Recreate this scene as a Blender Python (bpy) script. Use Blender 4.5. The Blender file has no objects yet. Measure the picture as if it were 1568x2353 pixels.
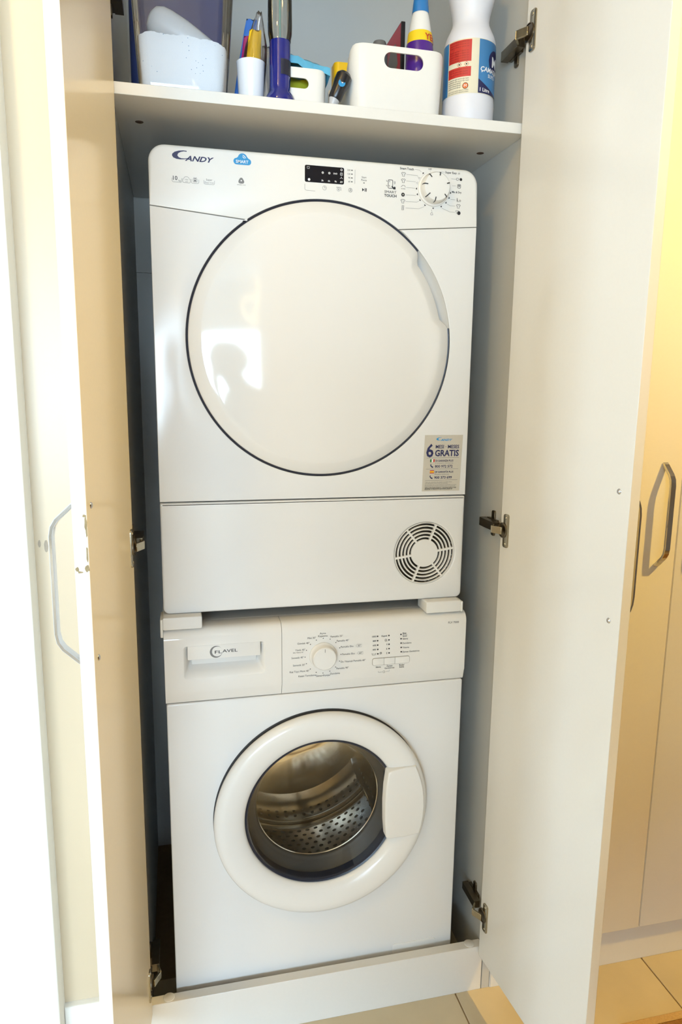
import bpy, math, random
from mathutils import Vector, Matrix, noise
from mathutils.geometry import tessellate_polygon
random.seed(4)
S = bpy.context.scene
COL = S.collection
PI = math.pi

# ------------------------------------------------------------------ camera
CAM = (0.02934, -1.3124, 1.32841)
yaw, pit, rol, fpx = -0.23215, 0.17795, 0.01157, 1625.42
F = Vector((-math.sin(yaw)*math.cos(pit), math.cos(yaw)*math.cos(pit), -math.sin(pit)))
RT = Vector((math.cos(yaw), math.sin(yaw), 0)); UP = RT.cross(F)
CR = math.cos(rol)*RT + math.sin(rol)*UP; CU = -math.sin(rol)*RT + math.cos(rol)*UP
cd = bpy.data.cameras.new('camera'); cam = bpy.data.objects.new('camera', cd); COL.objects.link(cam)
cd.sensor_fit = 'VERTICAL'; cd.sensor_height = 36.0; cd.lens = fpx*36.0/2353.0
cd.clip_start = 0.02; cd.clip_end = 60
M3 = Matrix((CR, CU, -F)).transposed()
cam.matrix_world = Matrix.Translation(CAM) @ M3.to_4x4()
S.camera = cam

# ------------------------------------------------------------------ daylight and exposure
w = bpy.data.worlds.new('daylight'); S.world = w; w.use_nodes = True
bg = w.node_tree.nodes['Background']
bg.inputs['Color'].default_value = (0.60, 0.80, 1.0, 1); bg.inputs['Strength'].default_value = 142.0
WIN = (-2.50, 2.25, 0.55, 1.90)      # x0 x1 z0 z1 of the living-room window
YW = -5.6
pl = bpy.data.lights.new('window_portal', 'AREA'); pl.shape = 'RECTANGLE'
pl.size = WIN[1]-WIN[0]; pl.size_y = WIN[3]-WIN[2]; pl.cycles.is_portal = True
po = bpy.data.objects.new('window_portal', pl); COL.objects.link(po)
po.location = ((WIN[0]+WIN[1])/2, YW-0.10, (WIN[2]+WIN[3])/2); po.rotation_euler = (PI/2, 0, 0)
ADDED_WIN = (-1.35, -0.75, 0.60, 1.75)      # y0 y1 z0 z1 of an added unseen window lighting the right door
p2 = bpy.data.lights.new('added_window_portal', 'AREA'); p2.shape = 'RECTANGLE'
p2.size = ADDED_WIN[3]-ADDED_WIN[2]; p2.size_y = ADDED_WIN[1]-ADDED_WIN[0]; p2.cycles.is_portal = True
q2 = bpy.data.objects.new('added_window_portal', p2); COL.objects.link(q2)
q2.location = (-2.79, (ADDED_WIN[0]+ADDED_WIN[1])/2, (ADDED_WIN[2]+ADDED_WIN[3])/2); q2.rotation_euler = (0, -PI/2, 0)
vs = S.view_settings
vs.view_transform = 'Standard'; vs.look = 'None'; vs.gamma = 1.0; vs.use_curve_mapping = False
vs.exposure = -2.2
HALL_A = 720.0      # warm ceiling spotlight, watts; HALL_B: radiance of the warm hall globe (both built with their fixtures below)
HALL_B = 480.0
PEND_W = 10.0

# ------------------------------------------------------------------ helpers
def srgb(r, g, b):
    f = lambda c: (c/255/12.92) if c/255 <= .04045 else ((c/255+.055)/1.055)**2.4
    return (f(r), f(g), f(b), 1)
MATS = {}
def mat(name, col, rough=.5, metal=0, spec=.5, coat=0, nscale=0, namt=0, bump=0, trans=0, emis=None, estr=0, stretch=None):
    if name in MATS: return MATS[name]
    m = bpy.data.materials.new(name); m.use_nodes = True; nt = m.node_tree
    b = nt.nodes['Principled BSDF']
    b.inputs['Base Color'].default_value = col; b.inputs['Roughness'].default_value = rough
    b.inputs['Metallic'].default_value = metal; b.inputs['Specular IOR Level'].default_value = spec
    b.inputs['Coat Weight'].default_value = coat; b.inputs['Transmission Weight'].default_value = trans
    if emis: b.inputs['Emission Color'].default_value = emis; b.inputs['Emission Strength'].default_value = estr
    if nscale:
        tc = nt.nodes.new('ShaderNodeTexCoord'); n = nt.nodes.new('ShaderNodeTexNoise'); n.inputs['Scale'].default_value = nscale
        n.inputs['Detail'].default_value = 5
        src = tc.outputs['Object']
        if stretch:
            mp = nt.nodes.new('ShaderNodeMapping'); mp.inputs['Scale'].default_value = stretch
            nt.links.new(src, mp.inputs['Vector']); src = mp.outputs['Vector']
        nt.links.new(src, n.inputs['Vector'])
        if namt:
            mx = nt.nodes.new('ShaderNodeMix'); mx.data_type = 'RGBA'; mx.blend_type = 'MIX'
            d = [max(0, c*(1-namt)) for c in col[:3]]+[1]; l = [min(1, c*(1+namt*.5)) for c in col[:3]]+[1]
            mx.inputs[6].default_value = d; mx.inputs[7].default_value = l
            nt.links.new(n.outputs['Fac'], mx.inputs[0]); nt.links.new(mx.outputs[2], b.inputs['Base Color'])
        if bump:
            bp = nt.nodes.new('ShaderNodeBump'); bp.inputs['Strength'].default_value = bump; bp.inputs['Distance'].default_value = .002
            nt.links.new(n.outputs['Fac'], bp.inputs['Height']); nt.links.new(bp.outputs['Normal'], b.inputs['Normal'])
    MATS[name] = m; return m
def clear(name, col=(1, 1, 1, 1), ior=1.45, base=.0, rough=.03):
    """thin clear plastic or glass: what lies behind shows through, the surface mirrors by angle"""
    if name in MATS: return MATS[name]
    m = bpy.data.materials.new(name); m.use_nodes = True; nt = m.node_tree
    nt.nodes.remove(nt.nodes['Principled BSDF']); out = nt.nodes['Material Output']
    t = nt.nodes.new('ShaderNodeBsdfTransparent'); t.inputs['Color'].default_value = col
    g = nt.nodes.new('ShaderNodeBsdfGlossy'); g.inputs['Roughness'].default_value = rough
    fr = nt.nodes.new('ShaderNodeFresnel'); fr.inputs['IOR'].default_value = ior
    mx = nt.nodes.new('ShaderNodeMixShader')
    ad = nt.nodes.new('ShaderNodeMath'); ad.operation = 'ADD'; ad.use_clamp = True; ad.inputs[1].default_value = base
    nt.links.new(fr.outputs[0], ad.inputs[0]); nt.links.new(ad.outputs[0], mx.inputs[0])
    nt.links.new(t.outputs[0], mx.inputs[1]); nt.links.new(g.outputs[0], mx.inputs[2]); nt.links.new(mx.outputs[0], out.inputs[0])
    MATS[name] = m; return m

def empty(name, loc=(0, 0, 0)):
    o = bpy.data.objects.new(name, None); COL.objects.link(o); o.location = loc; o.empty_display_size = .05; return o
def tag(o, label=None, cat=None, group=None, kind=None):
    if label: o['label'] = label
    if cat: o['category'] = cat
    if group: o['group'] = group
    if kind: o['kind'] = kind
    return o
def set_parent(o, p):
    if p is None: return
    o.parent = p
    o.matrix_parent_inverse = world_of(p).inverted()      # geometry stays in room coordinates
def world_of(p):
    m = Matrix.Translation(p.location)
    return m if p.parent is None else world_of(p.parent) @ p.matrix_parent_inverse @ m

class MB:
    def __init__(s): s.v = []; s.f = []
    def add(s, v, f):
        n = len(s.v); s.v += [tuple(p) for p in v]; s.f += [tuple(i+n for i in q) for q in f]; return s
    def box(s, x0, x1, y0, y1, z0, z1):
        return s.add([(x0,y0,z0),(x1,y0,z0),(x1,y1,z0),(x0,y1,z0),(x0,y0,z1),(x1,y0,z1),(x1,y1,z1),(x0,y1,z1)],
                     [(0,3,2,1),(4,5,6,7),(0,1,5,4),(1,2,6,5),(2,3,7,6),(3,0,4,7)])
    def prism(s, outline, y0, y1, bev=.002, seg=3, holes=(), back=True, fr=lambda x, y, z: (x, y, z)):
        """flat piece in the XZ plane with a rounded front edge; fr bends it into place"""
        def area(p): return sum(p[i][0]*p[(i+1) % len(p)][1]-p[(i+1) % len(p)][0]*p[i][1] for i in range(len(p)))
        if area(outline) < 0: outline = outline[::-1]
        loops = [list(outline)]+[list(h) if area(h) < 0 else list(h)[::-1] for h in holes]
        base = []
        for L in loops:
            n = len(L); nr = []
            for i in range(n):
                a = Vector(L[i-1]); b = Vector(L[i]); c = Vector(L[(i+1) % n])
                e1 = (b-a).normalized() if (b-a).length > 1e-9 else Vector((1, 0)); e2 = (c-b).normalized() if (c-b).length > 1e-9 else e1
                n1 = Vector((-e1.y, e1.x)); n2 = Vector((-e2.y, e2.x)); m = n1+n2
                m = m/max(.35, m.dot(n1)) if m.length > 1e-6 else n1
                nr.append(m)
            rings = []
            for k in range(seg+1):
                a = PI/2*k/seg
                r = []
                for p, m in zip(L, nr):
                    b_ = bev(p) if callable(bev) else bev; ins = b_*(1-math.sin(a)); y = y0+b_*(1-math.cos(a))
                    s.v.append(fr(p[0]+m.x*ins, y, p[1]+m.y*ins)); r.append(len(s.v)-1)
                rings.append(r)
            r = []
            for p in L: s.v.append(fr(p[0], y1, p[1])); r.append(len(s.v)-1)
            rings.append(r)
            for A, B in zip(rings, rings[1:]):
                for i in range(n):
                    j = (i+1) % n; s.f.append((A[i], A[j], B[j], B[i]))
            base.append(rings)
        def fill(which):
            polys = []; idx = []
            for L, rings in zip(loops, base):
                polys.append([Vector((p[0], p[1], 0)) for p in L]); idx += rings[which]
            for t in tessellate_polygon(polys): s.f.append(tuple(idx[i] for i in t))
        fill(0)
        if back: fill(-1)
        return s
    def lathe(s, prof, c, axis='Y', seg=64, a0=0, a1=2*PI, closed=True):
        n0 = len(s.v); full = abs(a1-a0-2*PI) < 1e-6; m = seg if full else seg+1
        for r, h in prof:
            for i in range(m):
                a = a0+(a1-a0)*i/seg
                if axis == 'Y': s.v.append((c[0]+r*math.cos(a), c[1]+h, c[2]+r*math.sin(a)))
                else: s.v.append((c[0]+r*math.cos(a), c[1]+r*math.sin(a), c[2]+h))
        for k in range(len(prof)-1):
            for i in range(seg):
                j = (i+1) % m
                s.f.append((n0+k*m+i, n0+k*m+j, n0+(k+1)*m+j, n0+(k+1)*m+i))
        return s
    def sweep(s, path, rad, seg=8, caps=True, shape=None):
        """tube (or strip, with shape = list of 2-D points) along a polyline"""
        P = [Vector(p) for p in path]; n = len(P); rings = []
        up = None
        for i in range(n):
            t = ((P[min(i+1, n-1)]-P[max(i-1, 0)])).normalized()
            if up is None:
                up = Vector((0, 0, 1)) if abs(t.z) < .9 else Vector((1, 0, 0))
            sd = t.cross(up).normalized(); up = sd.cross(t).normalized()
            r = rad[i] if isinstance(rad, (list, tuple)) else rad
            ring = []
            pts = shape if shape else [(math.cos(2*PI*k/seg)*r, math.sin(2*PI*k/seg)*r) for k in range(seg)]
            for a, b in pts:
                s.v.append(tuple(P[i]+sd*a+up*b)); ring.append(len(s.v)-1)
            rings.append(ring)
        for A, B in zip(rings, rings[1:]):
            m = len(A)
            for k in range(m): s.f.append((A[k], A[(k+1) % m], B[(k+1) % m], B[k]))
        if caps: s.f.append(tuple(rings[0][::-1])); s.f.append(tuple(rings[-1]))
        return s
    def loft(s, rings, cap0=True, cap1=True):
        ids = []
        for R in rings:
            ids.append(list(range(len(s.v), len(s.v)+len(R)))); s.v += [tuple(p) for p in R]
        for A, B in zip(ids, ids[1:]):
            m = len(A)
            for k in range(m): s.f.append((A[k], A[(k+1) % m], B[(k+1) % m], B[k]))
        if cap0: s.f.append(tuple(ids[0][::-1]))
        if cap1: s.f.append(tuple(ids[-1]))
        return s
    def build(s, name, m, parent=None, smooth=.6, bev=0, bseg=2, solid=0, sub=0, xf=None):
        me = bpy.data.meshes.new(name)
        v = s.v if xf is None else [xf(*p) for p in s.v]
        me.from_pydata(v, [], s.f); me.validate()
        me.materials.append(m)
        import bmesh
        bm = bmesh.new(); bm.from_mesh(me); bmesh.ops.remove_doubles(bm, verts=bm.verts, dist=1e-6)
        bmesh.ops.recalc_face_normals(bm, faces=bm.faces); bm.to_mesh(me); bm.free()
        if smooth:
            for p in me.polygons: p.use_smooth = True
            me.set_sharp_from_angle(angle=smooth)
        o = bpy.data.objects.new(name, me); COL.objects.link(o)
        set_parent(o, parent)
        if solid:
            q = o.modifiers.new('solid', 'SOLIDIFY'); q.thickness = solid; q.offset = 0
        if bev:
            q = o.modifiers.new('bevel', 'BEVEL'); q.width = bev; q.segments = bseg; q.limit_method = 'ANGLE'; q.angle_limit = .7
        if sub:
            q = o.modifiers.new('sub', 'SUBSURF'); q.levels = sub; q.render_levels = sub
        return o

def rrect(x0, x1, z0, z1, r, seg=6):
    if not isinstance(r, (list, tuple)): r = [r]*4        # bl br tr tl
    out = []
    for (cx, cz, a, rr) in ((x0+r[0], z0+r[0], PI, r[0]), (x1-r[1], z0+r[1], 1.5*PI, r[1]), (x1-r[2], z1-r[2], 0, r[2]), (x0+r[3], z1-r[3], .5*PI, r[3])):
        if rr < 1e-6: out.append((cx, cz)); continue
        for k in range(seg+1):
            t = a+PI/2*k/seg; out.append((cx+rr*math.cos(t), cz+rr*math.sin(t)))
    return out
def circ(cx, cz, r, n=48, a0=0, a1=2*PI): 
    full = abs(a1-a0-2*PI) < 1e-6
    return [(cx+r*math.cos(a0+(a1-a0)*i/n), cz+r*math.sin(a0+(a1-a0)*i/n)) for i in range(n if full else n+1)]

# ---- flat print: lettering and symbols laid on a surface through a mapping (u, v, lift) -> xyz
def flat(y): return lambda u, v, h: (u, y-h, v)
class Print:
    def __init__(s, mp, lift=.0004): s.mp = mp; s.b = {}; s.lift = lift; s.order = 0
    def _b(s, m):
        if m not in s.b: s.b[m] = MB()
        return s.b[m]
    def poly(s, pts, m, lift=0, holes=()):
        b = s._b(m); loops = [pts]+list(holes); n = len(b.v)
        for L in loops:
            for p in L: b.v.append(s.mp(p[0], p[1], s.lift+lift))
        for t in tessellate_polygon([[Vector((p[0], p[1], 0)) for p in L] for L in loops]): b.f.append(tuple(i+n for i in t))
    def rect(s, x0, x1, z0, z1, m, lift=0, n=1):
        b = s._b(m); k0 = len(b.v)
        for i in range(n+1):
            x = x0+(x1-x0)*i/n; b.v.append(s.mp(x, z0, s.lift+lift)); b.v.append(s.mp(x, z1, s.lift+lift))
        for i in range(n): b.f.append((k0+2*i, k0+2*i+2, k0+2*i+3, k0+2*i+1))
    def band(s, x0, x1, lo, hi, m, lift=0, n=24):
        b = s._b(m); k0 = len(b.v)
        for i in range(n+1):
            x = x0+(x1-x0)*i/n; b.v.append(s.mp(x, lo(x), s.lift+lift)); b.v.append(s.mp(x, hi(x), s.lift+lift))
        for i in range(n): b.f.append((k0+2*i, k0+2*i+2, k0+2*i+3, k0+2*i+1))
    def disc(s, x, z, r, m, lift=0, n=16): s.poly(circ(x, z, r, n), m, lift)
    def ring(s, x, z, r0, r1, m, lift=0, n=24, a0=0, a1=2*PI):
        b = s._b(m); k0 = len(b.v)
        for i in range(n+1):
            a = a0+(a1-a0)*i/n
            for r in (r0, r1): b.v.append(s.mp(x+r*math.cos(a), z+r*math.sin(a), s.lift+lift))
        for i in range(n): b.f.append((k0+2*i, k0+2*i+2, k0+2*i+3, k0+2*i+1))
    def line(s, pts, wd, m, lift=0, close=False):
        if close: pts = list(pts)+[pts[0]]
        b = s._b(m); k0 = len(b.v); n = len(pts)
        for i in range(n):
            a = Vector(pts[max(i-1, 0)]); c = Vector(pts[min(i+1, n-1)])
            if close and i in (0, n-1): a = Vector(pts[-2]); c = Vector(pts[1])
            t = (c-a).normalized(); nn = Vector((-t.y, t.x))*wd/2; p = Vector(pts[i])
            for sg in (1, -1): b.v.append(s.mp(p.x+nn.x*sg, p.y+nn.y*sg, s.lift+lift))
        for i in range(n-1): b.f.append((k0+2*i, k0+2*i+2, k0+2*i+3, k0+2*i+1))
    def text(s, t, x, z, size, m, align='L', bold=0, shear=0, width=None, lift=0, rot=0, xs=1.0):
        c = bpy.data.curves.new('t', 'FONT'); c.body = t; c.size = size; c.shear = shear; c.offset = bold*size
        c.resolution_u = 2; c.fill_mode = 'FRONT'
        o = bpy.data.objects.new('t', c); me = o.to_mesh()
        if me is None or not len(me.vertices): bpy.data.objects.remove(o); return
        xsn = [v.co.x for v in me.vertices]; w0 = max(xsn)-min(xsn); mn = min(xsn)
        k = xs if width is None else width/w0
        off = {'L': 0, 'C': -w0*k/2, 'R': -w0*k}[align]
        b = s._b(m); n = len(b.v); cr, sr = math.cos(rot), math.sin(rot)
        for v in me.vertices:
            px = (v.co.x-mn)*k+off; pz = v.co.y-size*.35
            b.v.append(s.mp(x+px*cr-pz*sr, z+px*sr+pz*cr, s.lift+lift))
        for p in me.polygons: b.f.append(tuple(i+n for i in p.vertices))
        o.to_mesh_clear(); bpy.data.objects.remove(o); bpy.data.curves.remove(c)
    def build(s, parent, name='printed_lettering'):
        out = []
        for m, b in s.b.items(): out.append(tag(b.build(name, m, parent, smooth=0), kind='stuff'))
        return out

# ------------------------------------------------------------------ materials
WALL = mat('wall_paint', srgb(236, 233, 226), .55, nscale=40, namt=.03, bump=.05)
WALLD = mat('bounce_cutting_wall_paint', srgb(158, 148, 134), .7, nscale=40, namt=.04, bump=.05)  # walls behind the viewer, tone darkened to cut bounce onto the machines
CREAM = mat('cream_laminate', srgb(200, 184, 158), .35, nscale=6, namt=.03)
CEIL = mat('ceiling_paint', srgb(240, 238, 234), .8, nscale=30, bump=.05)
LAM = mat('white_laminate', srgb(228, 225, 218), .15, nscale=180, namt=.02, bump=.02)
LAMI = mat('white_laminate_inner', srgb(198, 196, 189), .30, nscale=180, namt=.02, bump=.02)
EDGE = mat('white_edge_band', srgb(236, 234, 228), .4, nscale=90, namt=.03)
ENAM = mat('white_enamel', srgb(229, 228, 225), .16, nscale=300, namt=.01)
PLAS = mat('white_plastic_gloss', srgb(231, 228, 222), .07, nscale=8, namt=.01)
PLAS2 = mat('white_plastic_satin', srgb(230, 228, 223), .2, nscale=60, namt=.01)
CHASS = mat('dark_chassis', srgb(52, 52, 54), .6, nscale=60, namt=.2)
RUB = mat('grey_rubber', srgb(46, 46, 46), .45, nscale=40, namt=.15)
RUBD = mat('black_gasket', srgb(30, 34, 48), .35, nscale=40, namt=.15)
STEEL = mat('drum_steel', srgb(214, 210, 204), .13, 1, nscale=60, namt=.12, stretch=(1, .1, 1))
HOLE = mat('drum_hole_dark', srgb(14, 13, 12), .6, nscale=50, namt=.2)
CHROME = mat('polished_chrome', srgb(200, 200, 204), .08, 1, nscale=30, namt=.04)
NICK = mat('hinge_nickel', srgb(176, 166, 144), .24, 1, nscale=200, namt=.15)
NICKD = mat('hinge_dark_steel', srgb(120, 108, 90), .32, 1, nscale=200, namt=.2)
INK = mat('black_ink', srgb(28, 27, 30), .5, nscale=100, namt=.1)
INKG = mat('grey_ink', srgb(120, 118, 116), .5, nscale=100, namt=.1)
NAVY = mat('navy_ink', srgb(30, 32, 78), .45, nscale=100, namt=.1)
BLUE = mat('blue_ink', srgb(40, 140, 196), .45, nscale=100, namt=.06)
WHT = mat('white_ink', srgb(238, 238, 238), .5, nscale=100, namt=.03)
DISP = mat('black_display', srgb(20, 22, 30), .12, nscale=50, namt=.1)
STICK = mat('silver_sticker', srgb(196, 188, 172), .35, nscale=120, namt=.06)
RED = mat('red_ink', srgb(186, 44, 34), .5, nscale=100, namt=.06)
GREEN = mat('green_ink', srgb(40, 110, 50), .5, nscale=100, namt=.06)
YEL = mat('yellow_ink', srgb(238, 200, 22), .45, nscale=100, namt=.06)
ORG = mat('orange_ink', srgb(222, 110, 40), .5, nscale=100, namt=.06)
SEAM = mat('seam_line', srgb(120, 112, 100), .6, nscale=100, namt=.1)
TILE = mat('beige_floor_tile', srgb(205, 190, 158), .28, nscale=7, namt=.22, bump=.06)
GROUT = mat('tile_grout', srgb(150, 128, 96), .85, nscale=80, namt=.2)
HOLED = mat('screw_hole_brown', srgb(86, 62, 46), .7, nscale=80, namt=.2)

# ------------------------------------------------------------------ the room
XL, XR = -0.051, 0.663            # inside of the laundry cabinet
YF = -0.052                       # cabinet carcass front
fl = MB().box(-2.8, 2.5, -5.8, .7, -.06, -.003).build('floor', GROUT); tag(fl, kind='structure')
P = .4695; tb = None; gx0 = .6015; gy0 = -.0615+.19
for i in range(-5, 4):
    for j in range(0, 6):
        x0 = gx0+i*P+.0015; y1 = gy0-j*P-.0015; x1 = x0+P-.003; y0 = y1-P+.003
        if x1 > 2.45 or x0 < -2.0: continue
        if tb is None:
            tb = MB().box(-P/2+.0015, P/2-.0015, -P/2+.0015, P/2-.0015, -.010, 0).build('tile', TILE, fl, bev=.001, bseg=1)
            t = tb
        else:
            t = tb.copy(); COL.objects.link(t)
        t.location = ((x0+x1)/2, (y0+y1)/2, 0)
tag(MB().box(-2.8, 2.5, -5.8, .7, 2.62, 2.7).build('ceiling', CEIL), kind='structure')
tag(MB().box(-2.8, 2.5, .66, .76, -.003, 2.62).build('wall_back', WALL), kind='structure')
tag(MB().box(2.4, 2.5, -2.00, .66, -.003, 2.62).build('wall_right', WALLD), kind='structure')
tag(MB().box(-2.7, -.208, -.107, .66, -.003, 2.62).build('wall_left', WALL, bev=.003), kind='structure')
fw = MB().prism([(-5.6, -.003), (.66, -.003), (.66, 2.62), (-5.6, 2.62)], 0, .1, .0, 1, holes=[[(ADDED_WIN[0], ADDED_WIN[2]), (ADDED_WIN[1], ADDED_WIN[2]), (ADDED_WIN[1], ADDED_WIN[3]), (ADDED_WIN[0], ADDED_WIN[3])]], fr=lambda x, y, z: (-2.7-y, x, z))
tag(fw.build('wall_far_left', WALL), kind='structure')
sf = MB()
for y in (ADDED_WIN[0], (ADDED_WIN[0]+ADDED_WIN[1])/2-.025, ADDED_WIN[1]-.05): sf.box(-2.78, -2.72, y, y+.05, ADDED_WIN[2], ADDED_WIN[3])
for z in (ADDED_WIN[2], ADDED_WIN[3]-.05): sf.box(-2.775, -2.725, ADDED_WIN[0], ADDED_WIN[1], z, z+.05)
tag(sf.build('added_window', PLAS2, bev=.004), kind='structure')  # added unseen window, brightens the inner face of the right door
PX = .29
tag(MB().box(PX, 2.4, -2.12, -2.00, -.003, 2.62).build('wall_partition', WALLD), kind='structure')
tag(MB().box(-2.7, PX, -2.12, -2.00, 2.06, 2.62).build('added_lintel', WALL), kind='structure')  # unseen header added to block light bounced off the living-room ceiling
tag(MB().box(2.4, 2.5, -5.6, -2.12, -.003, 2.62).build('wall_far_right', WALLD), kind='structure')
rear = MB().prism([(-2.8, -.003), (2.5, -.003), (2.5, 2.62), (-2.8, 2.62)], YW, YW-.12, .0, 1,
                  holes=[[(WIN[0], WIN[2]), (WIN[1], WIN[2]), (WIN[1], WIN[3]), (WIN[0], WIN[3])]])
tag(rear.build('wall_rear', WALL), kind='structure')
wf = MB()
for x in (WIN[0], WIN[0]+1.45, WIN[0]+3.0, WIN[1]-.05): wf.box(x, x+.05, YW-.09, YW-.03, WIN[2], WIN[3])
for z in (WIN[2], WIN[3]-.05): wf.box(WIN[0], WIN[1], YW-.085, YW-.035, z, z+.05)
tag(wf.build('window_1', PLAS2, bev=.004), kind='structure')
# cream panel and skirting between the wall and the laundry cabinet
tag(MB().box(-.208, -.070, -.050, -.030, .150, 2.62).build('trim_1', CREAM), kind='structure')
bb = MB().prism([(-.208, 0), (-.070, 0), (-.070, .150), (-.208, .150)], -.064, -.040, .004).build('baseboard_left', EDGE)
tag(bb, kind='structure')
sm = MB()
for cx, cz, a, b in ((-.2000, 1.056, .0022, .006), (-.1895, 1.051, .0030, .010)):
    n = len(sm.v); pts = [(cx+a*math.cos(t*PI/8)*(1+.2*random.random()), -.0503, cz+b*math.sin(t*PI/8)*(1+.2*random.random())) for t in range(16)]
    sm.add(pts, [tuple(range(16))])
sm.build('smudge', mat('grey_smudge', srgb(160, 148, 132), .6, nscale=300, namt=.12), bpy.data.objects['trim_1'], smooth=0)['kind'] = 'stuff'
# upper closing panel above the cabinets
tag(MB().box(-.070, 1.40, -.052, -.030, 2.40, 2.62).build('trim_2', LAM), kind='structure')

# ------------------------------------------------------------------ laundry cabinet
cab = empty('laundry_cabinet', (.306, .27, 0))
tag(cab, 'tall white laundry cabinet with both doors open around stacked machines', 'cabinet')
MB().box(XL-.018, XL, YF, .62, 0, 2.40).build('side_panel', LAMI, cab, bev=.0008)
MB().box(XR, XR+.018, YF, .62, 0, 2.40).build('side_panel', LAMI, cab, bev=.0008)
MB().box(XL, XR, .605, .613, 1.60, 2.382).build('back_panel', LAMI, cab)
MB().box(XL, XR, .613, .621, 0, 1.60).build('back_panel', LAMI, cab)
MB().box(XL, XR, YF, .62, 2.382, 2.40).build('top_panel', LAM, cab)
shelf = MB().box(XL, XR, -.049, .603, 1.776, 1.794).build('shelf', LAM, cab, bev=.0008)
for x in (-.014, .627):
    MB().lathe([(0, 0), (.0065, 0), (.0072, .0004), (.0072, .002)], (x, .07, 1.7755), 'Z', 16).build('screw_hole', HOLED, shelf)
plinth = MB().box(XL, .661, -.052, -.031, 0, .110).build('plinth', LAM, cab, bev=.0008)
for x in (-.014, .634):
    MB().lathe([(0, .0018), (.0095, .0018), (.0110, .0010), (.0112, 0)], (x, -.0395, .1097), 'Z', 24).build('cover_cap', PLAS2, plinth)

def make_door(name, hx, hy, ang, side, z0, z1, parent, wd=.352, th=.018, handle=True):
    """side +1: the inner face looks to -X (right door); -1: left door. ang is the direction of the open leaf"""
    a = math.radians(ang); d = Vector((math.cos(a), math.sin(a)))
    n = Vector((math.sin(a), -math.cos(a)))*side       # outward from the inner face
    if n.x*side > 0: n = -n                            # inner normal: right door -> -X, left door -> +X
    def W(u, t, z): return (hx+d.x*u+n.x*t, hy+d.y*u+n.y*t, z)
    m = MB(); m.box(0, wd, -th, 0, z0, z1)
    o = m.build(name, LAM, parent, bev=.0008, xf=W)
    return o, W
def strip(pts, wdt, th, name, m, parent, xf, axis_u=True):
    """flat bar handle: profile in (t, z) extruded along u by wdt around u0"""
    mb = MB()
    n = len(pts); rings = []
    for i, (u, t, z) in enumerate(pts):
        a = Vector((pts[max(i-1, 0)][1], pts[max(i-1, 0)][2])); b = Vector((pts[min(i+1, n-1)][1], pts[min(i+1, n-1)][2]))
        tg = (b-a).normalized(); nn = Vector((-tg.y, tg.x))*th/2
        c = .0012
        ring = []
        for (du, s_) in ((-wdt/2+c, -1), (wdt/2-c, -1), (wdt/2, -.6), (wdt/2, .6), (wdt/2-c, 1), (-wdt/2+c, 1), (-wdt/2, .6), (-wdt/2, -.6)):
            ring.append((u+du, t+nn.x*s_, z+nn.y*s_))
        rings.append(ring)
    mb.loft(rings)
    return mb.build(name, m, parent, xf=xf)
def handle_pts(u, zc, sgn, h=.204, out=.030):
    pr = [(0, -h/2-.004), (.004, -h/2-.001), (out*.75, -h/2+.017), (out*.93, -h/2+.026), (out, -h/2+.038), (out, 0)]
    pr = pr+[(t, -z) for t, z in pr[-2::-1]]
    return [(u, sgn*t, zc+z) for t, z in pr]

DZ0, DZ1 = .094, 2.36
doorR, WR_ = make_door('door', .6495, -.057, -84.8, +1, DZ0, DZ1, cab)
doorL, WL_ = make_door('door', -.0465, -.057, -95.2, -1, DZ0, DZ1, cab)
for dr, W in ((doorR, WR_), (doorL, WL_)):
    strip(handle_pts(.330, 1.073, -1, out=.0180 if dr is doorR else .031), .013, .0055, 'handle', CHROME, dr, lambda u, t, z, W=W: W(u, t-.018, z))
    for z in (1.175, .972):
        mb = MB()
        prof = [(0, .0024), (.0022, .0021), (.0038, .0012), (.0044, 0)]
        for r, h in prof[:1]: pass
        rings = [[(r*math.cos(k*PI/6), h, r*math.sin(k*PI/6)) for k in range(12)] for r, h in ((.0005, .0026), (.0022, .0022), (.0038, .0012), (.0045, 0))]
        mb.loft(rings, True, False)
        mb.build('handle_screw', CHROME, dr, xf=lambda u, t, z, W=W, zz=z: W(.327+u, t, zz+z))
# chipped edge of the left door
chip = MB()
for k, (t, z, a, b) in enumerate(((-.002, 1.158, .0018, .009), (-.0015, 1.146, .0012, .010), (-.003, 1.166, .003, .002), (-.002, 1.118, .0012, .012), (-.0025, 1.099, .003, .0045), (-.0150, 1.098, .0022, .004), (-.0115, 1.0945, .0035, .0014))):
    pts = [(.3523, t+a*math.cos(q*PI/5)*(.6+.6*random.random()), z+b*math.sin(q*PI/5)*(.6+.6*random.random())) for q in range(10)]
    chip.add(pts, [tuple(range(10))])
chip.build('edge_chips', mat('chipped_board', srgb(150, 134, 100), .8, nscale=300, namt=.4), doorL, smooth=0, xf=WL_)['kind'] = 'stuff'

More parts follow.
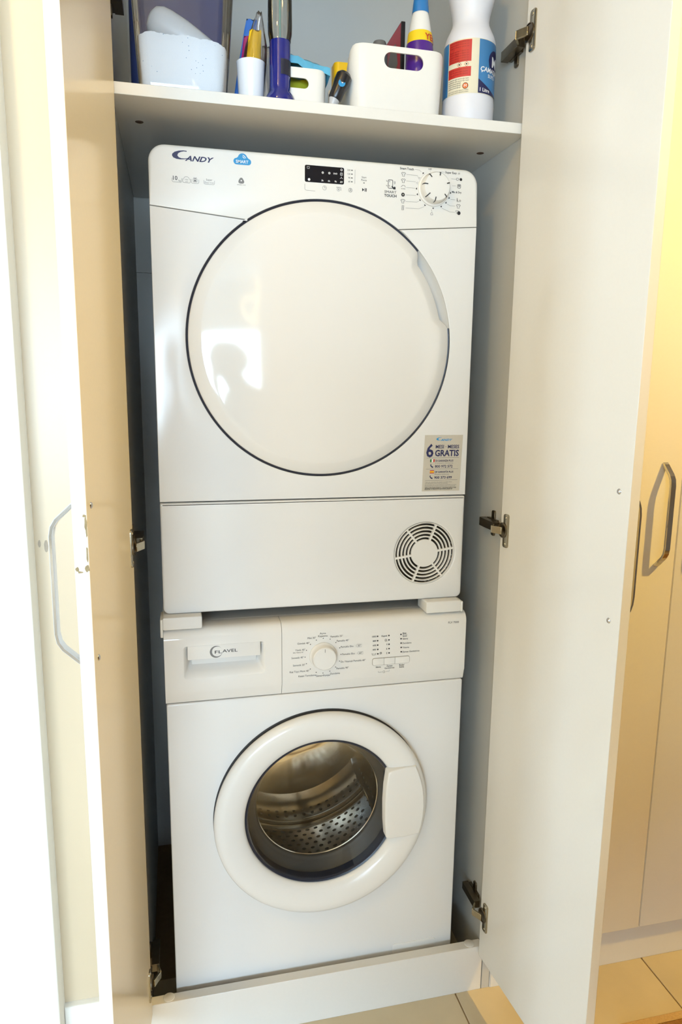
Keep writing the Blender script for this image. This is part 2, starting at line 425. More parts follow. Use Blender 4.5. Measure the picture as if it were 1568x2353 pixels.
def hinge(W, door, z, side, up=0.0):
    """concealed cup hinge: flange on the door, arm, and body with wings on the cabinet side"""
    m = MB()
    m.prism(rrect(.0125, .0300, z-.033, z+.033, .005), .0, .0026, .0008, 2, fr=lambda x, y, q: (x, .0026-y, q))
    for s_ in (-1, 1):
        rings = [[(.021+r*math.cos(k*PI/5), t, z+s_*.0255+r*math.sin(k*PI/5)) for k in range(10)] for r, t in ((.0005, .0040), (.0024, .0036), (.0032, .0026))]
        m.loft(rings, True, False)
    o1 = m.build('hinge_flange', NICK, door, xf=W)
    c = MB()           # cup seen as a half disc standing off the flange
    c.lathe([(.0150, .0006), (.0150, .0042), (.0135, .0046), (.0130, .0030), (.0, .0030)], (.0120, 0, z), 'Y', 28)
    c.build('hinge_cup', NICKD, door, xf=W)
    wx = XR if side > 0 else XL; sg = -1 if side > 0 else 1
    a = MB()           # arm bridging from the cup to the body
    p0 = Vector(W(.017, .0075, z)); p1 = Vector(W(-.004, .0175, z)); p2 = Vector((wx+sg*.017, -.034, z+up*.2)); p3 = Vector((wx+sg*.013, -.012, z+up*.4))
    hh = .0072
    for A, B in ((p0, p1), (p1, p2)):
        dn = (B-A).normalized(); nn = Vector((-dn.y, dn.x, 0))*.0022
        a.add([tuple(q+nn*s1+Vector((0, 0, hh*s2))) for q in (A, B) for s1 in (-1, 1) for s2 in (-1, 1)],
              [(0, 1, 3, 2), (4, 6, 7, 5), (0, 4, 5, 1), (2, 3, 7, 6), (0, 2, 6, 4), (1, 5, 7, 3)])
    a.build('hinge_arm', NICK, door, bev=.0008)
    b = MB()
    xa, xb = sorted((wx+sg*.0200, wx+sg*.0060))
    b.box(xa, xb, -.036, .030, z-.0085, z+.0085)
    xa, xb = sorted((wx+sg*.0060, wx))
    b.box(xa, xb, -.020, .024, z-.0095, z+.0095)
    xa, xb = sorted((wx+sg*.0035, wx))
    b.prism(rrect(-.0055, .0085, z-.026, z+.026, .004), 0, .0035, .0006, 1, fr=lambda x, y, q: (wx+sg*(.0035-y), x, q))
    for s_ in (-1, 1):
        b.lathe([(0, 0), (.003, 0)], (0, 0, 0), 'Z', 6) if False else None
    b.build('hinge_body', NICKD, door, bev=.0012)
for z in (1.932, 1.053, .202): hinge(WR_, doorR, z, +1)
for z in (1.932, 1.048, .180): hinge(WL_, doorL, z, -1)

# ------------------------------------------------------------------ cabinet next door, on the right
nb = empty('tall_cabinet', (1.04, .2, 0))
tag(nb, 'tall cream white cabinet with closed doors and bar handle, right of the laundry cabinet', 'cabinet')
MB().box(.682, .700, YF, .62, 0, 2.40).build('side_panel', LAM, nb)
MB().box(1.382, 1.400, YF, .62, 0, 2.40).build('side_panel', LAM, nb)
MB().box(.700, 1.382, .60, .61, 0, 2.40).build('back_panel', LAM, nb)
MB().box(.6835, 1.400, -.054, -.036, 0, .120).build('plinth', LAM, nb, bev=.001)
for x0, x1, hu in ((.684, 1.0395, .996), (1.0425, 1.398, 1.086)):
    d = MB().prism(rrect(x0, x1, .104, 2.36, .001, 1), -.073, -.055, .0016, 2).build('door', LAM, nb)
    strip([(hu, t, z) for _, t, z in handle_pts(0, 1.073, -1, out=.029)], .013, .0055, 'handle', CHROME, d, lambda u, t, z: (u, -.073+t, z))

# ------------------------------------------------------------------ tumble dryer
dry = empty('tumble_dryer', (.298, .28, .902))
tag(dry, 'white condenser tumble dryer with large round door, stacked on top of the washer', 'tumble dryer')
DC = (.3025, 1.405); DR = .2487
a_l = math.atan2(1.611-DC[1], .165-DC[0]); a_r = math.atan2(1.611-DC[1], .444-DC[0])
g = .0009
top = [(0, 1.6252), (0.0001, 1.632)][:1]+[(.1655, 1.6112)]+circ(DC[0], DC[1], DR, 40, a_l-.006, a_r+.006)+[(.4435, 1.6112), (.596, 1.6240)]
top += [(.596-.028+.028*math.cos(t*PI/16), 1.696+.028*math.sin(t*PI/16)) for t in range(9)]
top += [(.028+.028*math.cos(PI/2+t*PI/16), 1.696+.028*math.sin(PI/2+t*PI/16)) for t in range(9)]
dbev = lambda p: .0075 if (p[0] < .0005 or p[0] > .5955 or p[1] > 1.69) and not (1.605 < p[1] < 1.63 or 1.10 < p[1] < 1.12) else .0012
cp = MB().prism(top, 0, .040, dbev, 5).build('control_panel', PLAS2, dry)
fr = [(0, 1.1140), (.596, 1.1140), (.596, 1.6228)]+[(.4455, 1.6099)]+circ(DC[0], DC[1], DR, 140, a_r-.006, a_l-2*PI+.006)+[(.1635, 1.6099), (0, 1.6240)]
MB().prism(fr, 0, .040, dbev, 5).build('front_panel', ENAM, dry)
VC = (.514, .996)
kp = MB().prism(rrect(0, .596, .900, 1.1115, [.012, .012, .003, .003]), 0, .040, .0045, 4, holes=[circ(VC[0], VC[1], .0632, 64)]).build('kick_panel', ENAM, dry)
MB().box(.012, .584, .030, .038, .906, 1.700).build('chassis', CHASS, dry)
MB().box(.002, .594, .040, .560, .906, 1.722).build('casing', ENAM, dry, bev=.010, bseg=3)
# vent grille: 6 sectors of 5 slots, so 6 rings, a hub and 6 spokes
gm = MB()
rr = [(.0275, 0)]
edges = [.0285, .0325, .0355, .0398, .0428, .0470, .0500, .0545, .0573, .0615]
land = [(0, .0285), (.0325, .0355), (.0398, .0428), (.0470, .0500), (.0545, .0573), (.0612, .0632)]
for r0, r1 in land:
    if r0 == 0: gm.prism(circ(VC[0], VC[1], r1, 40), .0006, .006, .0006, 1)
    else: gm.prism(circ(VC[0], VC[1], r1, 64), .0006, .006, .0005, 1, holes=[circ(VC[0], VC[1], r0, 64)])
for k in range(6):
    a = math.radians(8+60*k); c, s_ = math.cos(a), math.sin(a); h = .0021
    gm.prism([(VC[0]+c*.027-s_*q*h, VC[1]+s_*.027+c*q*h) if e == 0 else (VC[0]+c*.0625-s_*q*h, VC[1]+s_*.0625+c*q*h) for e, q in ((0, -1), (1, -1), (1, 1), (0, 1))], .0005, .006, .0004, 1)
gm.build('vent_grille', PLAS2, dry)
MB().lathe([(0, .018), (.0632, .018), (.0632, .004)], (VC[0], 0, VC[1]), 'Y', 48).build('vent_recess', mat('vent_dark', srgb(70, 62, 50), .7, nscale=60, namt=.3), dry)
# recess ring, gasket, door with finger notch
MB().lathe([(DR+.0006, .0015), (DR-.0015, .0075), (DR-.004, .013), (DR-.008, .0180), (DR-.013, .0215), (DR-.020, .0240), (DR-.032, .0250)], (DC[0], 0, DC[1]), 'Y', 160).build('door_recess', PLAS2, dry)
ga = MB(); n0, n1 = math.radians(43.5), math.radians(367.5)
ga.sweep([(DC[0]+.2468*math.cos(n0+(n1-n0)*i/180), .0045, DC[1]+.2468*math.sin(n0+(n1-n0)*i/180)) for i in range(181)], .0031, 8)
ga.build('door_gasket', RUBD, dry)
def ss(a, b, x): t = max(0, min(1, (x-a)/(b-a))); return t*t*(3-2*t)
def rdoor(th):
    d = math.degrees(th) % 360
    if d > 180: d -= 360
    return .2447-.0145*ss(7.5, 12.8, d)*(1-ss(38.8, 43.6, d))
dm = MB(); prof = [(0, -.0200), (.2, -.0198), (.4, -.0190), (.6, -.0175), (.78, -.0152), (.88, -.0135), (.905, -.0128), (.915, -.0122), (.935, -.0098), (.965, -.0060), (.985, -.0030), (.996, -.0008), (1.0, .0018), (.999, .012), (.98, .016)]
N = 240; rings = []
for sfr, y in prof[1:]:
    rings.append([(DC[0]+(sfr*rdoor(2*PI*i/N) if sfr > .9 else sfr*(.2447+(rdoor(2*PI*i/N)-.2447)*(sfr/.9)**6))*math.cos(2*PI*i/N), y,
                   DC[1]+(sfr*rdoor(2*PI*i/N) if sfr > .9 else sfr*(.2447+(rdoor(2*PI*i/N)-.2447)*(sfr/.9)**6))*math.sin(2*PI*i/N)) for i in range(N)])
dm.loft(rings, False, True)
ci = len(dm.v); dm.v.append((DC[0], -.0200, DC[1]))
for i in range(N): dm.f.append((i, (i+1) % N, ci))
ddoor = dm.build('door', PLAS, dry, smooth=.5)
# knob
KC = (.508, 1.685)
kb = MB().lathe([(.0305, -.0002), (.0302, -.0025), (.0275, -.004), (.0262, -.010), (.0255, -.0165), (.0238, -.0192), (.019, -.0202), (0, -.0204)], (KC[0], 0, KC[1]), 'Y', 48).build('knob', PLAS2, dry)
kp_ = Print(lambda u, v, h: (KC[0]+u, h, KC[1]+v), 0)
km = MB()
for k, deg in enumerate((78, 18, -42, -98, -138, 172, 128)):
    a = math.radians(deg); c, s_ = math.cos(a), math.sin(a)
    pts = []
    for r, y in ((.0262, -.0085), (.0259, -.0168), (.0242, -.0197), (.0185, -.0209)):
        for q in (-1, 1): pts.append((KC[0]+c*r-s_*q*.0009, y-.0003, KC[1]+s_*r+c*q*.0009))
    km.add(pts, [(0, 1, 3, 2), (2, 3, 5, 4), (4, 5, 7, 6)])
km.build('knob_mark', INK, kb, smooth=0)
# display
dsp = MB().prism(rrect(.2670, .3380, 1.6805, 1.7085, .0025, 4), -.0006, .0006, .0003, 1).build('display', DISP, dry)
pd = Print(flat(-.0006))
for t, x, z in (('☼', .299, 1.6975), ('✻', .311, 1.6975)): pd.ring(x, z, .0012, .0019, WHT); pd.disc(x, z, .0006, WHT)
pd.text('END', .3220, 1.6975, .0036, WHT, 'C', .01)
for t, x in (('3h', .2985), ('6h', .3105), ('9h', .3225)): pd.text(t, x, 1.6845, .0040, WHT, 'C', .01)
pd.line([(.2705, 1.7055), (.2755, 1.7055), (.2748, 1.7025), (.2712, 1.7025)], .0005, WHT, close=True)
pd.disc(.2745, 1.6845, .0022, WHT)
pd.ring(.333, 1.7045, .0012, .0019, WHT); pd.line(rrect(.331, .335, 1.6955, 1.6995, .0004, 1), .0005, WHT, close=True); pd.line([(.333, 1.6955), (.333, 1.6995)], .0005, WHT)
pd.line([(.3305, 1.6898), (.333, 1.6915), (.3355, 1.6898)], .0006, WHT); pd.line([(.333, 1.6915), (.333, 1.6932)], .0006, WHT)
for k in range(3): pd.line([(.3310+k*.0016, 1.6828), (.3318+k*.0016, 1.6858)], .0007, WHT)
pd.build(dsp, 'display_symbols')
pr = Print(flat(0))
# maker's word and badges on the left
pr.poly([(.0395+x*.0245, 1.7005+z*.0145) for x, z in ((1.0, .98), (.75, 1.0), (.45, .93), (.18, .78), (.02, .55), (0, .36), (.08, .16), (.28, .03), (.55, 0), (.85, .05), (1.1, .16), (1.1, .22), (.85, .13), (.62, .13), (.45, .22), (.36, .42), (.42, .65), (.6, .82), (.8, .9), (1.0, .88))], NAVY)
pr.text('ANDY', .0605, 1.7032, .0115, NAVY, 'L', .03, .35, width=.049)
cl = []
for cx, cz, r, a0, a1 in ((.1475, 1.7050, .0052, 90, 270), (.1675, 1.7050, .0052, -90, 80), (.1580, 1.7100, .0082, 20, 165)):
    cl += circ(cx, cz, r, 12, math.radians(a0), math.radians(a1))
pr.poly(cl, BLUE); pr.text('SMART', .1572, 1.7048, .0068, WHT, 'C', .015, width=.0215, lift=.0002)
for r in (.0035, .0060): pr.ring(.1570, 1.7088, r, r+.0010, WHT, lift=.0002, n=10, a0=math.radians(15), a1=math.radians(80))
def cupline(x0, x1, z0, z1): pr.line([(x0, z1), (x0, z0+.002), (x0+.0006, z0+.0006), (x0+.002, z0), (x1-.002, z0), (x1-.0006, z0+.0006), (x1, z0+.002), (x1, z1)], .0005, INKG)
cupline(.0385, .0545, 1.6640, 1.6705); cupline(.0560, .0690, 1.6640, 1.6705); cupline(.0705, .0830, 1.6640, 1.6705); cupline(.0915, .1095, 1.6640, 1.6705)
pr.text('10', .0400, 1.6705, .0095, INK, 'L', .01); pr.text('kg', .0492, 1.6670, .0042, INKG, 'L')
pr.ring(.0625, 1.6690, .0046, .0051, INKG, a0=0, a1=PI, n=14); pr.text('VSD', .0625, 1.6690, .0030, INKG, 'C'); pr.text('auto', .0625, 1.6660, .0026, INKG, 'C')
pr.line(rrect(.0735, .0800, 1.6665, 1.6715, .0006, 2), .0006, INKG, close=True); pr.rect(.0750, .0785, 1.6672, 1.6700, INKG); pr.line([(.0745, 1.6735), (.0768, 1.6716), (.0790, 1.6735)], .0007, INK)
pr.text('Super', .1005, 1.6715, .0045, INKG, 'C', .01); pr.text('Easy iron', .1005, 1.6670, .0038, INKG, 'C', width=.0150)
pr.poly([(.1553+.0048*math.cos(a)*(1+.12*math.cos(3*(a-PI/2))), 1.6735+.0048*math.sin(a)*(1+.12*math.cos(3*(a-PI/2)))) for a in [k*PI/12 for k in range(24)]], INKG)
pr.disc(.1553, 1.6740, .0012, WHT, .0002); pr.text('APPAREL CARE', .1553, 1.6672, .0022, INKG, 'C', width=.0150)
# time column, start/pause, option symbols
for k, t in enumerate(('220', '120', '90', '60')):
    z = 1.7055-k*.0064
    pr.text(t, .3495, z, .0040, INK, 'R'); pr.rect(.3510, .3538, z-.0007, z+.0007, INK)
pr.line([(.3580, 1.7070), (.3580, 1.6835)], .0005, INKG)
pr.text('Start', .3750, 1.6955, .0046, INK, 'C'); pr.text('Pause', .3750, 1.6908, .0046, INK, 'C'); pr.rect(.3737, .3763, 1.6853, 1.6866, INK)
pr.poly([(.3718, 1.6715), (.3718, 1.6772), (.3757, 1.6744)], INK); pr.rect(.3765, .3778, 1.6715, 1.6772, INK); pr.rect(.3788, .3801, 1.6715, 1.6772, INK)
pr.ring(.3025, 1.6725, .0033, .0037, INK); pr.line([(.3025, 1.6755), (.3025, 1.6725), (.3050, 1.6725)], .0005, INK)
pr.ring(.3280, 1.6715, .0024, .0028, INK); pr.disc(.3280, 1.6715, .0008, INK); pr.line([(.3240, 1.6752), (.3325, 1.6752), (.3325, 1.6700)], .0006, INK)
pr.ring(.3500, 1.6720, .0032, .0036, INK); pr.line([(.3482, 1.6700), (.3500, 1.6725), (.3492, 1.6748)], .0006, INK); pr.line([(.3512, 1.6745), (.3510, 1.6695)], .0006, INK)
pr.line([(.2670, 1.6770), (.2670, 1.6690), (.2678, 1.6672), (.2695, 1.6665), (.2855, 1.6662)], .0005, INKG)
# phone symbol
pr.line(rrect(.4205, .4288, 1.6805, 1.6945, .0008, 2), .0009, INK, close=True)
pr.poly([(.4275, 1.6850), (.4310, 1.6822), (.4318, 1.6838), (.4345, 1.6830), (.4345, 1.6790), (.4305, 1.6790), (.4268, 1.6832)], INK)
for r in (.0020, .0034): pr.ring(.4300, 1.6905, r, r+.0005, INK, a0=-.8, a1=.8, n=8)
for x, z in ((.4222, 1.6915), (.4222, 1.6840), (.4170, 1.6920), (.4170, 1.6840)): pr.line([(x, z), (x+.0022, z)], .0006, INK); pr.line([(x, z), (x, z+.0018)], .0006, INK)
pr.text('SMART', .4250, 1.6742, .0060, INK, 'C', width=.0225); pr.text('TOUCH', .4250, 1.6678, .0064, INK, 'C', .025, width=.0235)
# programme legend round the knob
pr.text('Smart Touch', .4420, 1.7160, .0054, INK, 'L', .02, width=.0265); pr.text('OFF', .4995, 1.7185, .0040, INK, 'C'); pr.line([(.5000, 1.7162), (.5000, 1.7135)], .0004, INKG)
pr.text('Super Easy', .5295, 1.7155, .0052, INK, 'L', .015, width=.0225); pr.text('Mix & Dry', .5440, 1.6825, .0048, INK, 'L', .015, width=.0185)
for k in range(3): pr.line([(.5545+k*.0014, 1.7135), (.5552+k*.0014, 1.7165)], .0006, INKG)
LZ = [1.7060, 1.6950, 1.6838, 1.6712, 1.6600, 1.6487]; RZ = [1.7050, 1.6930, 1.6825, 1.6690, 1.6580, 1.6470]
la = [150, 166, 183, 200, 219, 241]; ra = [30, 12, -8, -24, -42, -62]
def tri(a, m=INK, hollow=False):
    c, s_ = math.cos(a), math.sin(a); R0, R1, h = .0325, .0352, .0021
    p = [(KC[0]+c*R0-s_*h, KC[1]+s_*R0+c*h), (KC[0]+c*R0+s_*h, KC[1]+s_*R0-c*h), (KC[0]+c*R1, KC[1]+s_*R1)]
    pr.line(p, .0005, m, close=True) if hollow else pr.poly(p, m)
def shirt(x, z, m=INK, k=.0034): pr.line([(x-k*.55, z-k), (x+k*.55, z-k), (x+k*.55, z+k*.25), (x+k*.9, z), (x+k*1.2, z+k*.55), (x+k*.45, z+k), (x, z+k*.65), (x-k*.45, z+k), (x-k*1.2, z+k*.55), (x-k*.9, z), (x-k*.55, z+k*.25)], .0007, m, close=True)
for i in range(6):
    a = math.radians(la[i]); tri(a, INK, i < 2); ex = KC[0]+.0365*math.cos(a); ez = KC[1]+.0365*math.sin(a); x = .4490
    pr.line([(x+.0055, LZ[i]), (min(ex, .4760) if i < 5 else .4800, LZ[i])]+([(ex, ez)] if i in (0, 4, 5) else []), .0004, INKG)
    if i in (0, 1, 4): shirt(x, LZ[i])
    elif i == 2: pr.line([(x-.004, LZ[i]+.0005), (x-.001, LZ[i]+.0035), (x+.003, LZ[i]+.003), (x+.0042, LZ[i]+.0002)], .0008, INKG); pr.text('45 MIN', x, LZ[i]-.0025, .0026, INK, 'C')
    elif i == 3: pr.disc(x, LZ[i], .0034, INK); pr.disc(x, LZ[i], .0011, STICK, .0002)
    else: pr.line([(x-.0015, LZ[i]-.004), (x+.0012, LZ[i]-.004), (x+.0020, LZ[i]+.004), (x-.0010, LZ[i]+.004)], .0008, INK, close=True)
for i in range(6):
    a = math.radians(ra[i]); ex = KC[0]+.0365*math.cos(a); ez = KC[1]+.0365*math.sin(a); x = .5575
    if i > 1: tri(a)
    pr.line(([(ex, ez)] if i in (4, 5) else [])+[(max(ex, .5415), RZ[i]), (x-(.0150 if i == 2 else .0065), RZ[i])], .0004, INKG)
    if i == 0: pr.line(rrect(x-.006, x-.0015, RZ[0]-.0018, RZ[0]+.0018, .0014, 3), .0006, INK, close=True); pr.disc(x+.003, RZ[0], .0026, INK)
    elif i == 1: pr.line(rrect(x-.003, x+.003, RZ[1]-.003, RZ[1]+.003, .001, 2), .0008, INK, close=True); pr.rect(x-.002, x+.002, RZ[1]-.0005, RZ[1]+.002, INKG)
    elif i == 3: pr.line([(x-.003, RZ[3]+.0035), (x-.0025, RZ[3]-.001), (x+.0005, RZ[3]-.003), (x-.003, RZ[3]-.0032)], .0008, INK, close=True); pr.ring(x+.0028, RZ[3]-.0012, .0012, .0018, INK)
    elif i == 4: shirt(x, RZ[4])
    elif i == 5: pr.disc(x+.0015, RZ[5]-.0008, .0034, INK); shirt(x-.002, RZ[5]+.001, INKG, .0028)
tri(math.radians(-90)); pr.line([(.5050, 1.6490), (.5050, 1.6465)], .0005, INK); pr.line([(.5030, 1.6410), (.5060, 1.6455), (.5072, 1.6425), (.5080, 1.6400), (.5040, 1.6395)], .0006, INK, close=True)
tri(math.radians(130)); pr.line([(.4700, 1.7160), (.4790, 1.7155), (.4830, 1.7125)], .0004, INKG); pr.line([(.5280, 1.7155), (.5220, 1.7155), (.5190, 1.7130)], .0004, INKG); pr.disc(.5270, 1.7090, .0012, INK)
pr.build(dry)
# warranty sticker
st = MB().prism([(.5035, 1.1225), (.5825, 1.1225), (.5860, 1.2335), (.5065, 1.2335)], -.0006, .0004, .0002, 1).build('warranty_sticker', STICK, dry)
def stm(u, v, h):      # u, v in 0..1 across the sticker
    return (.5035+.003*v+u*(.079+.0005*v), -.0006-h, 1.1225+v*.111)
ps = Print(stm)
class SP:
    pass
def T(t, u, v, hgt, m, al, wd, bold=0, shear=0):
    """text in sticker metres mapped back to sticker fractions"""
    q = Print(lambda a, b, h: stm(a/.079, b/.111, h)); q.b = ps.b; q.text(t, u*.079, v*.111, hgt, m, al, bold, shear, width=wd)
ps.poly([(.30+x*.135, .905+z*.055) for x, z in ((1.0, .98), (.75, 1.0), (.45, .93), (.18, .78), (.02, .55), (0, .36), (.08, .16), (.28, .03), (.55, 0), (.85, .05), (1.1, .16), (1.1, .22), (.85, .13), (.62, .13), (.45, .22), (.36, .42), (.42, .65), (.6, .82), (.8, .9), (1.0, .88))], BLUE)
T('ANDY', .415, .915, .0058, BLUE, 'L', .0245, .03, .35)
T('6', .055, .728, .0360, NAVY, 'L', .0150, .02); T('MESI · MESES', .295, .795, .0095, NAVY, 'L', .0490, .02); T('GRATIS', .285, .682, .0170, NAVY, 'L', .0500, .03)
for v in (.595, .395, .195): ps.rect(.07, .93, v, v+.005, INKG)
T('DI GARANZIA PLUS', .315, .545, .0052, NAVY, 'L', .0370, .02); T('È necessario l\'attivazione', .315, .505, .0036, INKG, 'L', .0370); T('800 972 572', .305, .445, .0070, NAVY, 'L', .0370, .02)
T('DE GARANTÍA PLUS', .315, .345, .0052, NAVY, 'L', .0385, .02); T('Requiere activación', .315, .303, .0036, INKG, 'L', .0300); T('900 373 699', .305, .245, .0070, NAVY, 'L', .0370, .02)
for k, m in enumerate((GREEN, WHT, RED)): ps.rect(.170+k*.040, .210+k*.040, .522, .572, m)
for k, m in enumerate((RED, YEL, RED)): ps.rect(.180, .290, .322+(.016 if k > 0 else 0)+(.020 if k > 1 else 0), .338 if k == 0 else (.358 if k == 1 else .374), m)
for v in (.448, .248): ps.line([(.20, v+.035), (.19, v+.015), (.22, v-.01), (.26, v-.018)], .022, NAVY)
T('*Salvo ove consentito, con acquisto su prodotti idonei', .07, .165, .0030, INKG, 'L', .056); T('con attivazione entro il termine previsto', .07, .142, .0030, INKG, 'L', .048)
T('Servicio válido sólo para las compras en la península con tarjeta', .07, .112, .0030, INKG, 'L', .066); T('la garantía de este producto se podrá activar en toda España', .07, .088, .0030, INKG, 'L', .064)
T('VISITA IL SITO WWW.CANDY.IT — POR FAVOR VISITE LA WEB', .07, .058, .0030, INK, 'L', .066, .02); T('REGISTRA TU PRODUCTO EN WWW.CANDY.ES', .07, .036, .0030, INK, 'L', .058, .02)
ps.build(st)

# ------------------------------------------------------------------ stacking brackets
def bracket(x0, x1, sgn, lab):
    e = empty('stacking_bracket', ((x0+x1)/2, .2, .874)); tag(e, lab, 'bracket', 'brackets between washer and dryer')
    MB().prism(rrect(x0, x1, .8755, .8995, .003), -.020, .03, .002).build('end_cap', PLAS2, e)
    xo = x0 if sgn < 0 else x1
    a, b = sorted((xo-.0005*sgn, xo+.0045*sgn))
    MB().box(a, b, -.021, .03, .862 if sgn < 0 else .8752, .897).build('side_lip', PLAS2, e, bev=.0015)
    a, b = sorted((xo-.030*sgn, xo))
    MB().box(a, b, .03, .50, .8755, .8995).build('rail', PLAS2, e)
bracket(-.002, .070, -1, 'left white plastic stacking bracket between washer top and dryer')
bracket(.514, .5885, 1, 'right white plastic stacking bracket between washer top and dryer')

# ------------------------------------------------------------------ washing machine
wsh = empty('washing_machine', (.30, .25, .0))
tag(wsh, 'white front loading washing machine with porthole door behind the cabinet plinth', 'washing machine')
WY = -.0175; WC = (.302, .470)
MB().prism(rrect(0, .600, .030, .7275, .004), WY, .004, .003, 3, holes=[circ(WC[0], WC[1], .168, 72)]).build('front_panel', ENAM, wsh)
cs = MB()
cs.box(0, .002, .004, .52, .03, .872); cs.box(.598, .600, .004, .52, .03, .872); cs.box(0, .600, .518, .520, .03, .872); cs.box(0, .600, .004, .52, .03, .032)
cs.build('casing', ENAM, wsh)
MB().box(-.0015, .6005, .030, .525, .856, .8745).build('worktop', PLAS2, wsh, bev=.003)
for x in (.05, .55):
    for y in (.05, .46): MB().lathe([(0, .0), (.022, 0), (.022, .008), (.010, .012), (.010, .031)], (x, y, 0), 'Z', 16).build('foot', RUB, wsh)
def panel_piece(name, x0, x1, m, hole=None, capL=True, capR=True):
    prof = [(.03, .7290), (-.0145, .7290), (-.0170, .7325), (-.0205, .7485), (-.0222, .7520), (-.0222, .8560), (-.0205, .8632), (-.0160, .8694), (-.0100, .8730), (.000, .8745), (.03, .8745)]
    mb = MB()
    for (ya, za), (yb, zb) in zip(prof, prof[1:]):
        if hole and abs(ya-yb) < 1e-9 and zb-za > .08:
            L = [(x0, za), (x1, za), (x1, zb), (x0, zb)]; n = len(mb.v); al = [(p[0], ya, p[1]) for p in L]+[(p[0], ya, p[1]) for p in hole]
            mb.v += al
            for t in tessellate_polygon([[Vector((p[0], p[1], 0)) for p in L], [Vector((p[0], p[1], 0)) for p in hole]]): mb.f.append(tuple(i+n for i in t))
        else:
            mb.add([(x0, ya, za), (x1, ya, za), (x1, yb, zb), (x0, yb, zb)], [(0, 1, 2, 3)])
    for x, c in ((x0, capL), (x1, capR)):
        n = len(mb.v); mb.v += [(x, y, z) for y, z in prof]; mb.f.append(tuple(range(n, n+len(prof))))
    return mb.build(name, m, wsh, smooth=.9)
hole = rrect(.034, .187, .7775, .8425, .006, 5)
drw = panel_piece('detergent_drawer', -.0012, .2195, PLAS, hole)
dv = MB()          # finger recess of the drawer
def ins(k, yy, dx, db, dt): return [(x+(dx if x < .11 else -dx)*k, yy, z+(db if z < .81 else -dt)*k) for x, z in hole]
dv.loft([ins(0, -.0222, 0, 0, 0), ins(.25, -.0205, .008, .016, .004), ins(.6, -.0120, .010, .020, .006), ins(1, .0060, .012, .026, .008)], False, True)
dv.build('finger_recess', PLAS, drw, smooth=.9)
MB().prism(rrect(.0480, .1735, .7950, .8160, .004, 4), -.0010, .008, .003, 3).build('grip_ledge', PLAS, drw)
MB().prism(rrect(.0415, .1785, .8150, .8425, .0015, 3), -.0226, -.010, .0012, 2).build('name_plate', PLAS, drw)
dl = Print(flat(-.0226))
dl.poly(circ(.0945, .8285, .0118, 40), INKG, 0, [circ(.0965, .8290, .0098, 40)])
dl.text('FL', .0920, .8280, .0085, INK, 'L', .004, width=.0135); dl.text('AVEL', .1062, .8292, .0085, INK, 'L', .004, width=.0285)
dl.build(drw)
fas = panel_piece('control_panel', .2203, .6008, PLAS2)
WK = (.3015, .8040)
wk = MB().lathe([(.0275, -.0224), (.0273, -.0245), (.0255, -.0262), (.0240, -.0300), (.0232, -.0395), (.0215, -.0415), (.0, -.0420)], (WK[0], 0, WK[1]), 'Y', 56).build('knob', PLAS2, wsh)
MB().box(WK[0]-.0004, WK[0]+.0004, -.0422, -.0400, WK[1]+.014, WK[1]+.0205).build('knob_mark', INKG, wk)
wp = Print(flat(-.0222))
names = [('Pamuklu 20°', 1), ('Pamuklu 40°', 2), ('Pamuklu Eko', 3), ('Pamuklu Eko', 4), ('Ön Yıkamalı Pamuklu 60°', 5), ('Pamuklu 90°', 6), ('Durulama', 7), ('Sıkma+Pompa', 8),
         ('Kazan Temizleme', 9), ('Kaz Tüyü Mont 40°', 10), ('Sentetik 20°', 11), ('Sentetik 40°', 12), ('Yünlü 40°', 13), ('Gömlek 40°', 14), ('Mini 30°', 15)]
for k in range(16):
    a = PI/2-k*PI/8; wp.disc(WK[0]+.0360*math.cos(a), WK[1]+.0360*math.sin(a), .00095, INK, n=10)
TS = .0054
for t, k in names:
    a = PI/2-k*PI/8; x = WK[0]+.0385*math.cos(a); z = WK[1]+.0405*math.sin(a)
    al = 'C' if k == 8 else ('L' if k < 8 else 'R')
    if k == 8: z -= .0005
    if k in (9,): x += .001; z -= .0012
    if k == 7: z -= .0012
    if k in (1, 15): z += .0010
    wp.text(t, x, z, TS, INKG if False else INK, al, 0, xs=.93)
    if k in (3, 4):
        bx = x+.0310; q = '40°' if k == 3 else '60°'
        wp.line([(bx, z), (bx+.0022, z+.0028), (bx+.0115, z+.0028), (bx+.0115, z-.0028), (bx+.0022, z-.0028)], .0004, INKG, close=True); wp.text(q, bx+.0068, z, .0050, INK, 'C')
wp.text('Açma', WK[0]-.0008, WK[1]+.0465, TS, INK, 'C'); wp.text('Kapatma', WK[0]-.0008, WK[1]+.0410, TS, INK, 'C'); wp.text('Elde Yıkama 40°', .2625, .8145, .0032, INK, 'R')
for k, t in enumerate(('1000', '800', '600', '400', '')):
    z = .8360-k*.0092
    if t: wp.text(t, .4095, z, .0048, INK, 'R', .01)
    else: wp.line([(.4010, z+.002), (.4020, z-.002), (.4085, z-.002), (.4095, z+.002)], .0006, INK); wp.line([(.4015, z+.0003), (.4040, z+.0012), (.4065, z), (.4088, z+.001)], .0004, INK); wp.ring(.4195, z+.001, .0012, .0021, INK)
    wp.disc(.4122+k*.0003, z, .0016, INK, n=12)
for k, t in enumerate(('Kapak', '', '9', '6', '3')):
    z = .8360-k*.0092
    if t: wp.text(t, .4325 if k == 0 else .4330, z, .0048, INK, 'R', .01)
    else: wp.ring(.4295, z, .0019, .0024, INK); wp.line([(.4295, z-.001), (.4295, z+.0012)], .0006, INK)
    wp.disc(.4358+k*.0003, z, .0016, INK, n=12)
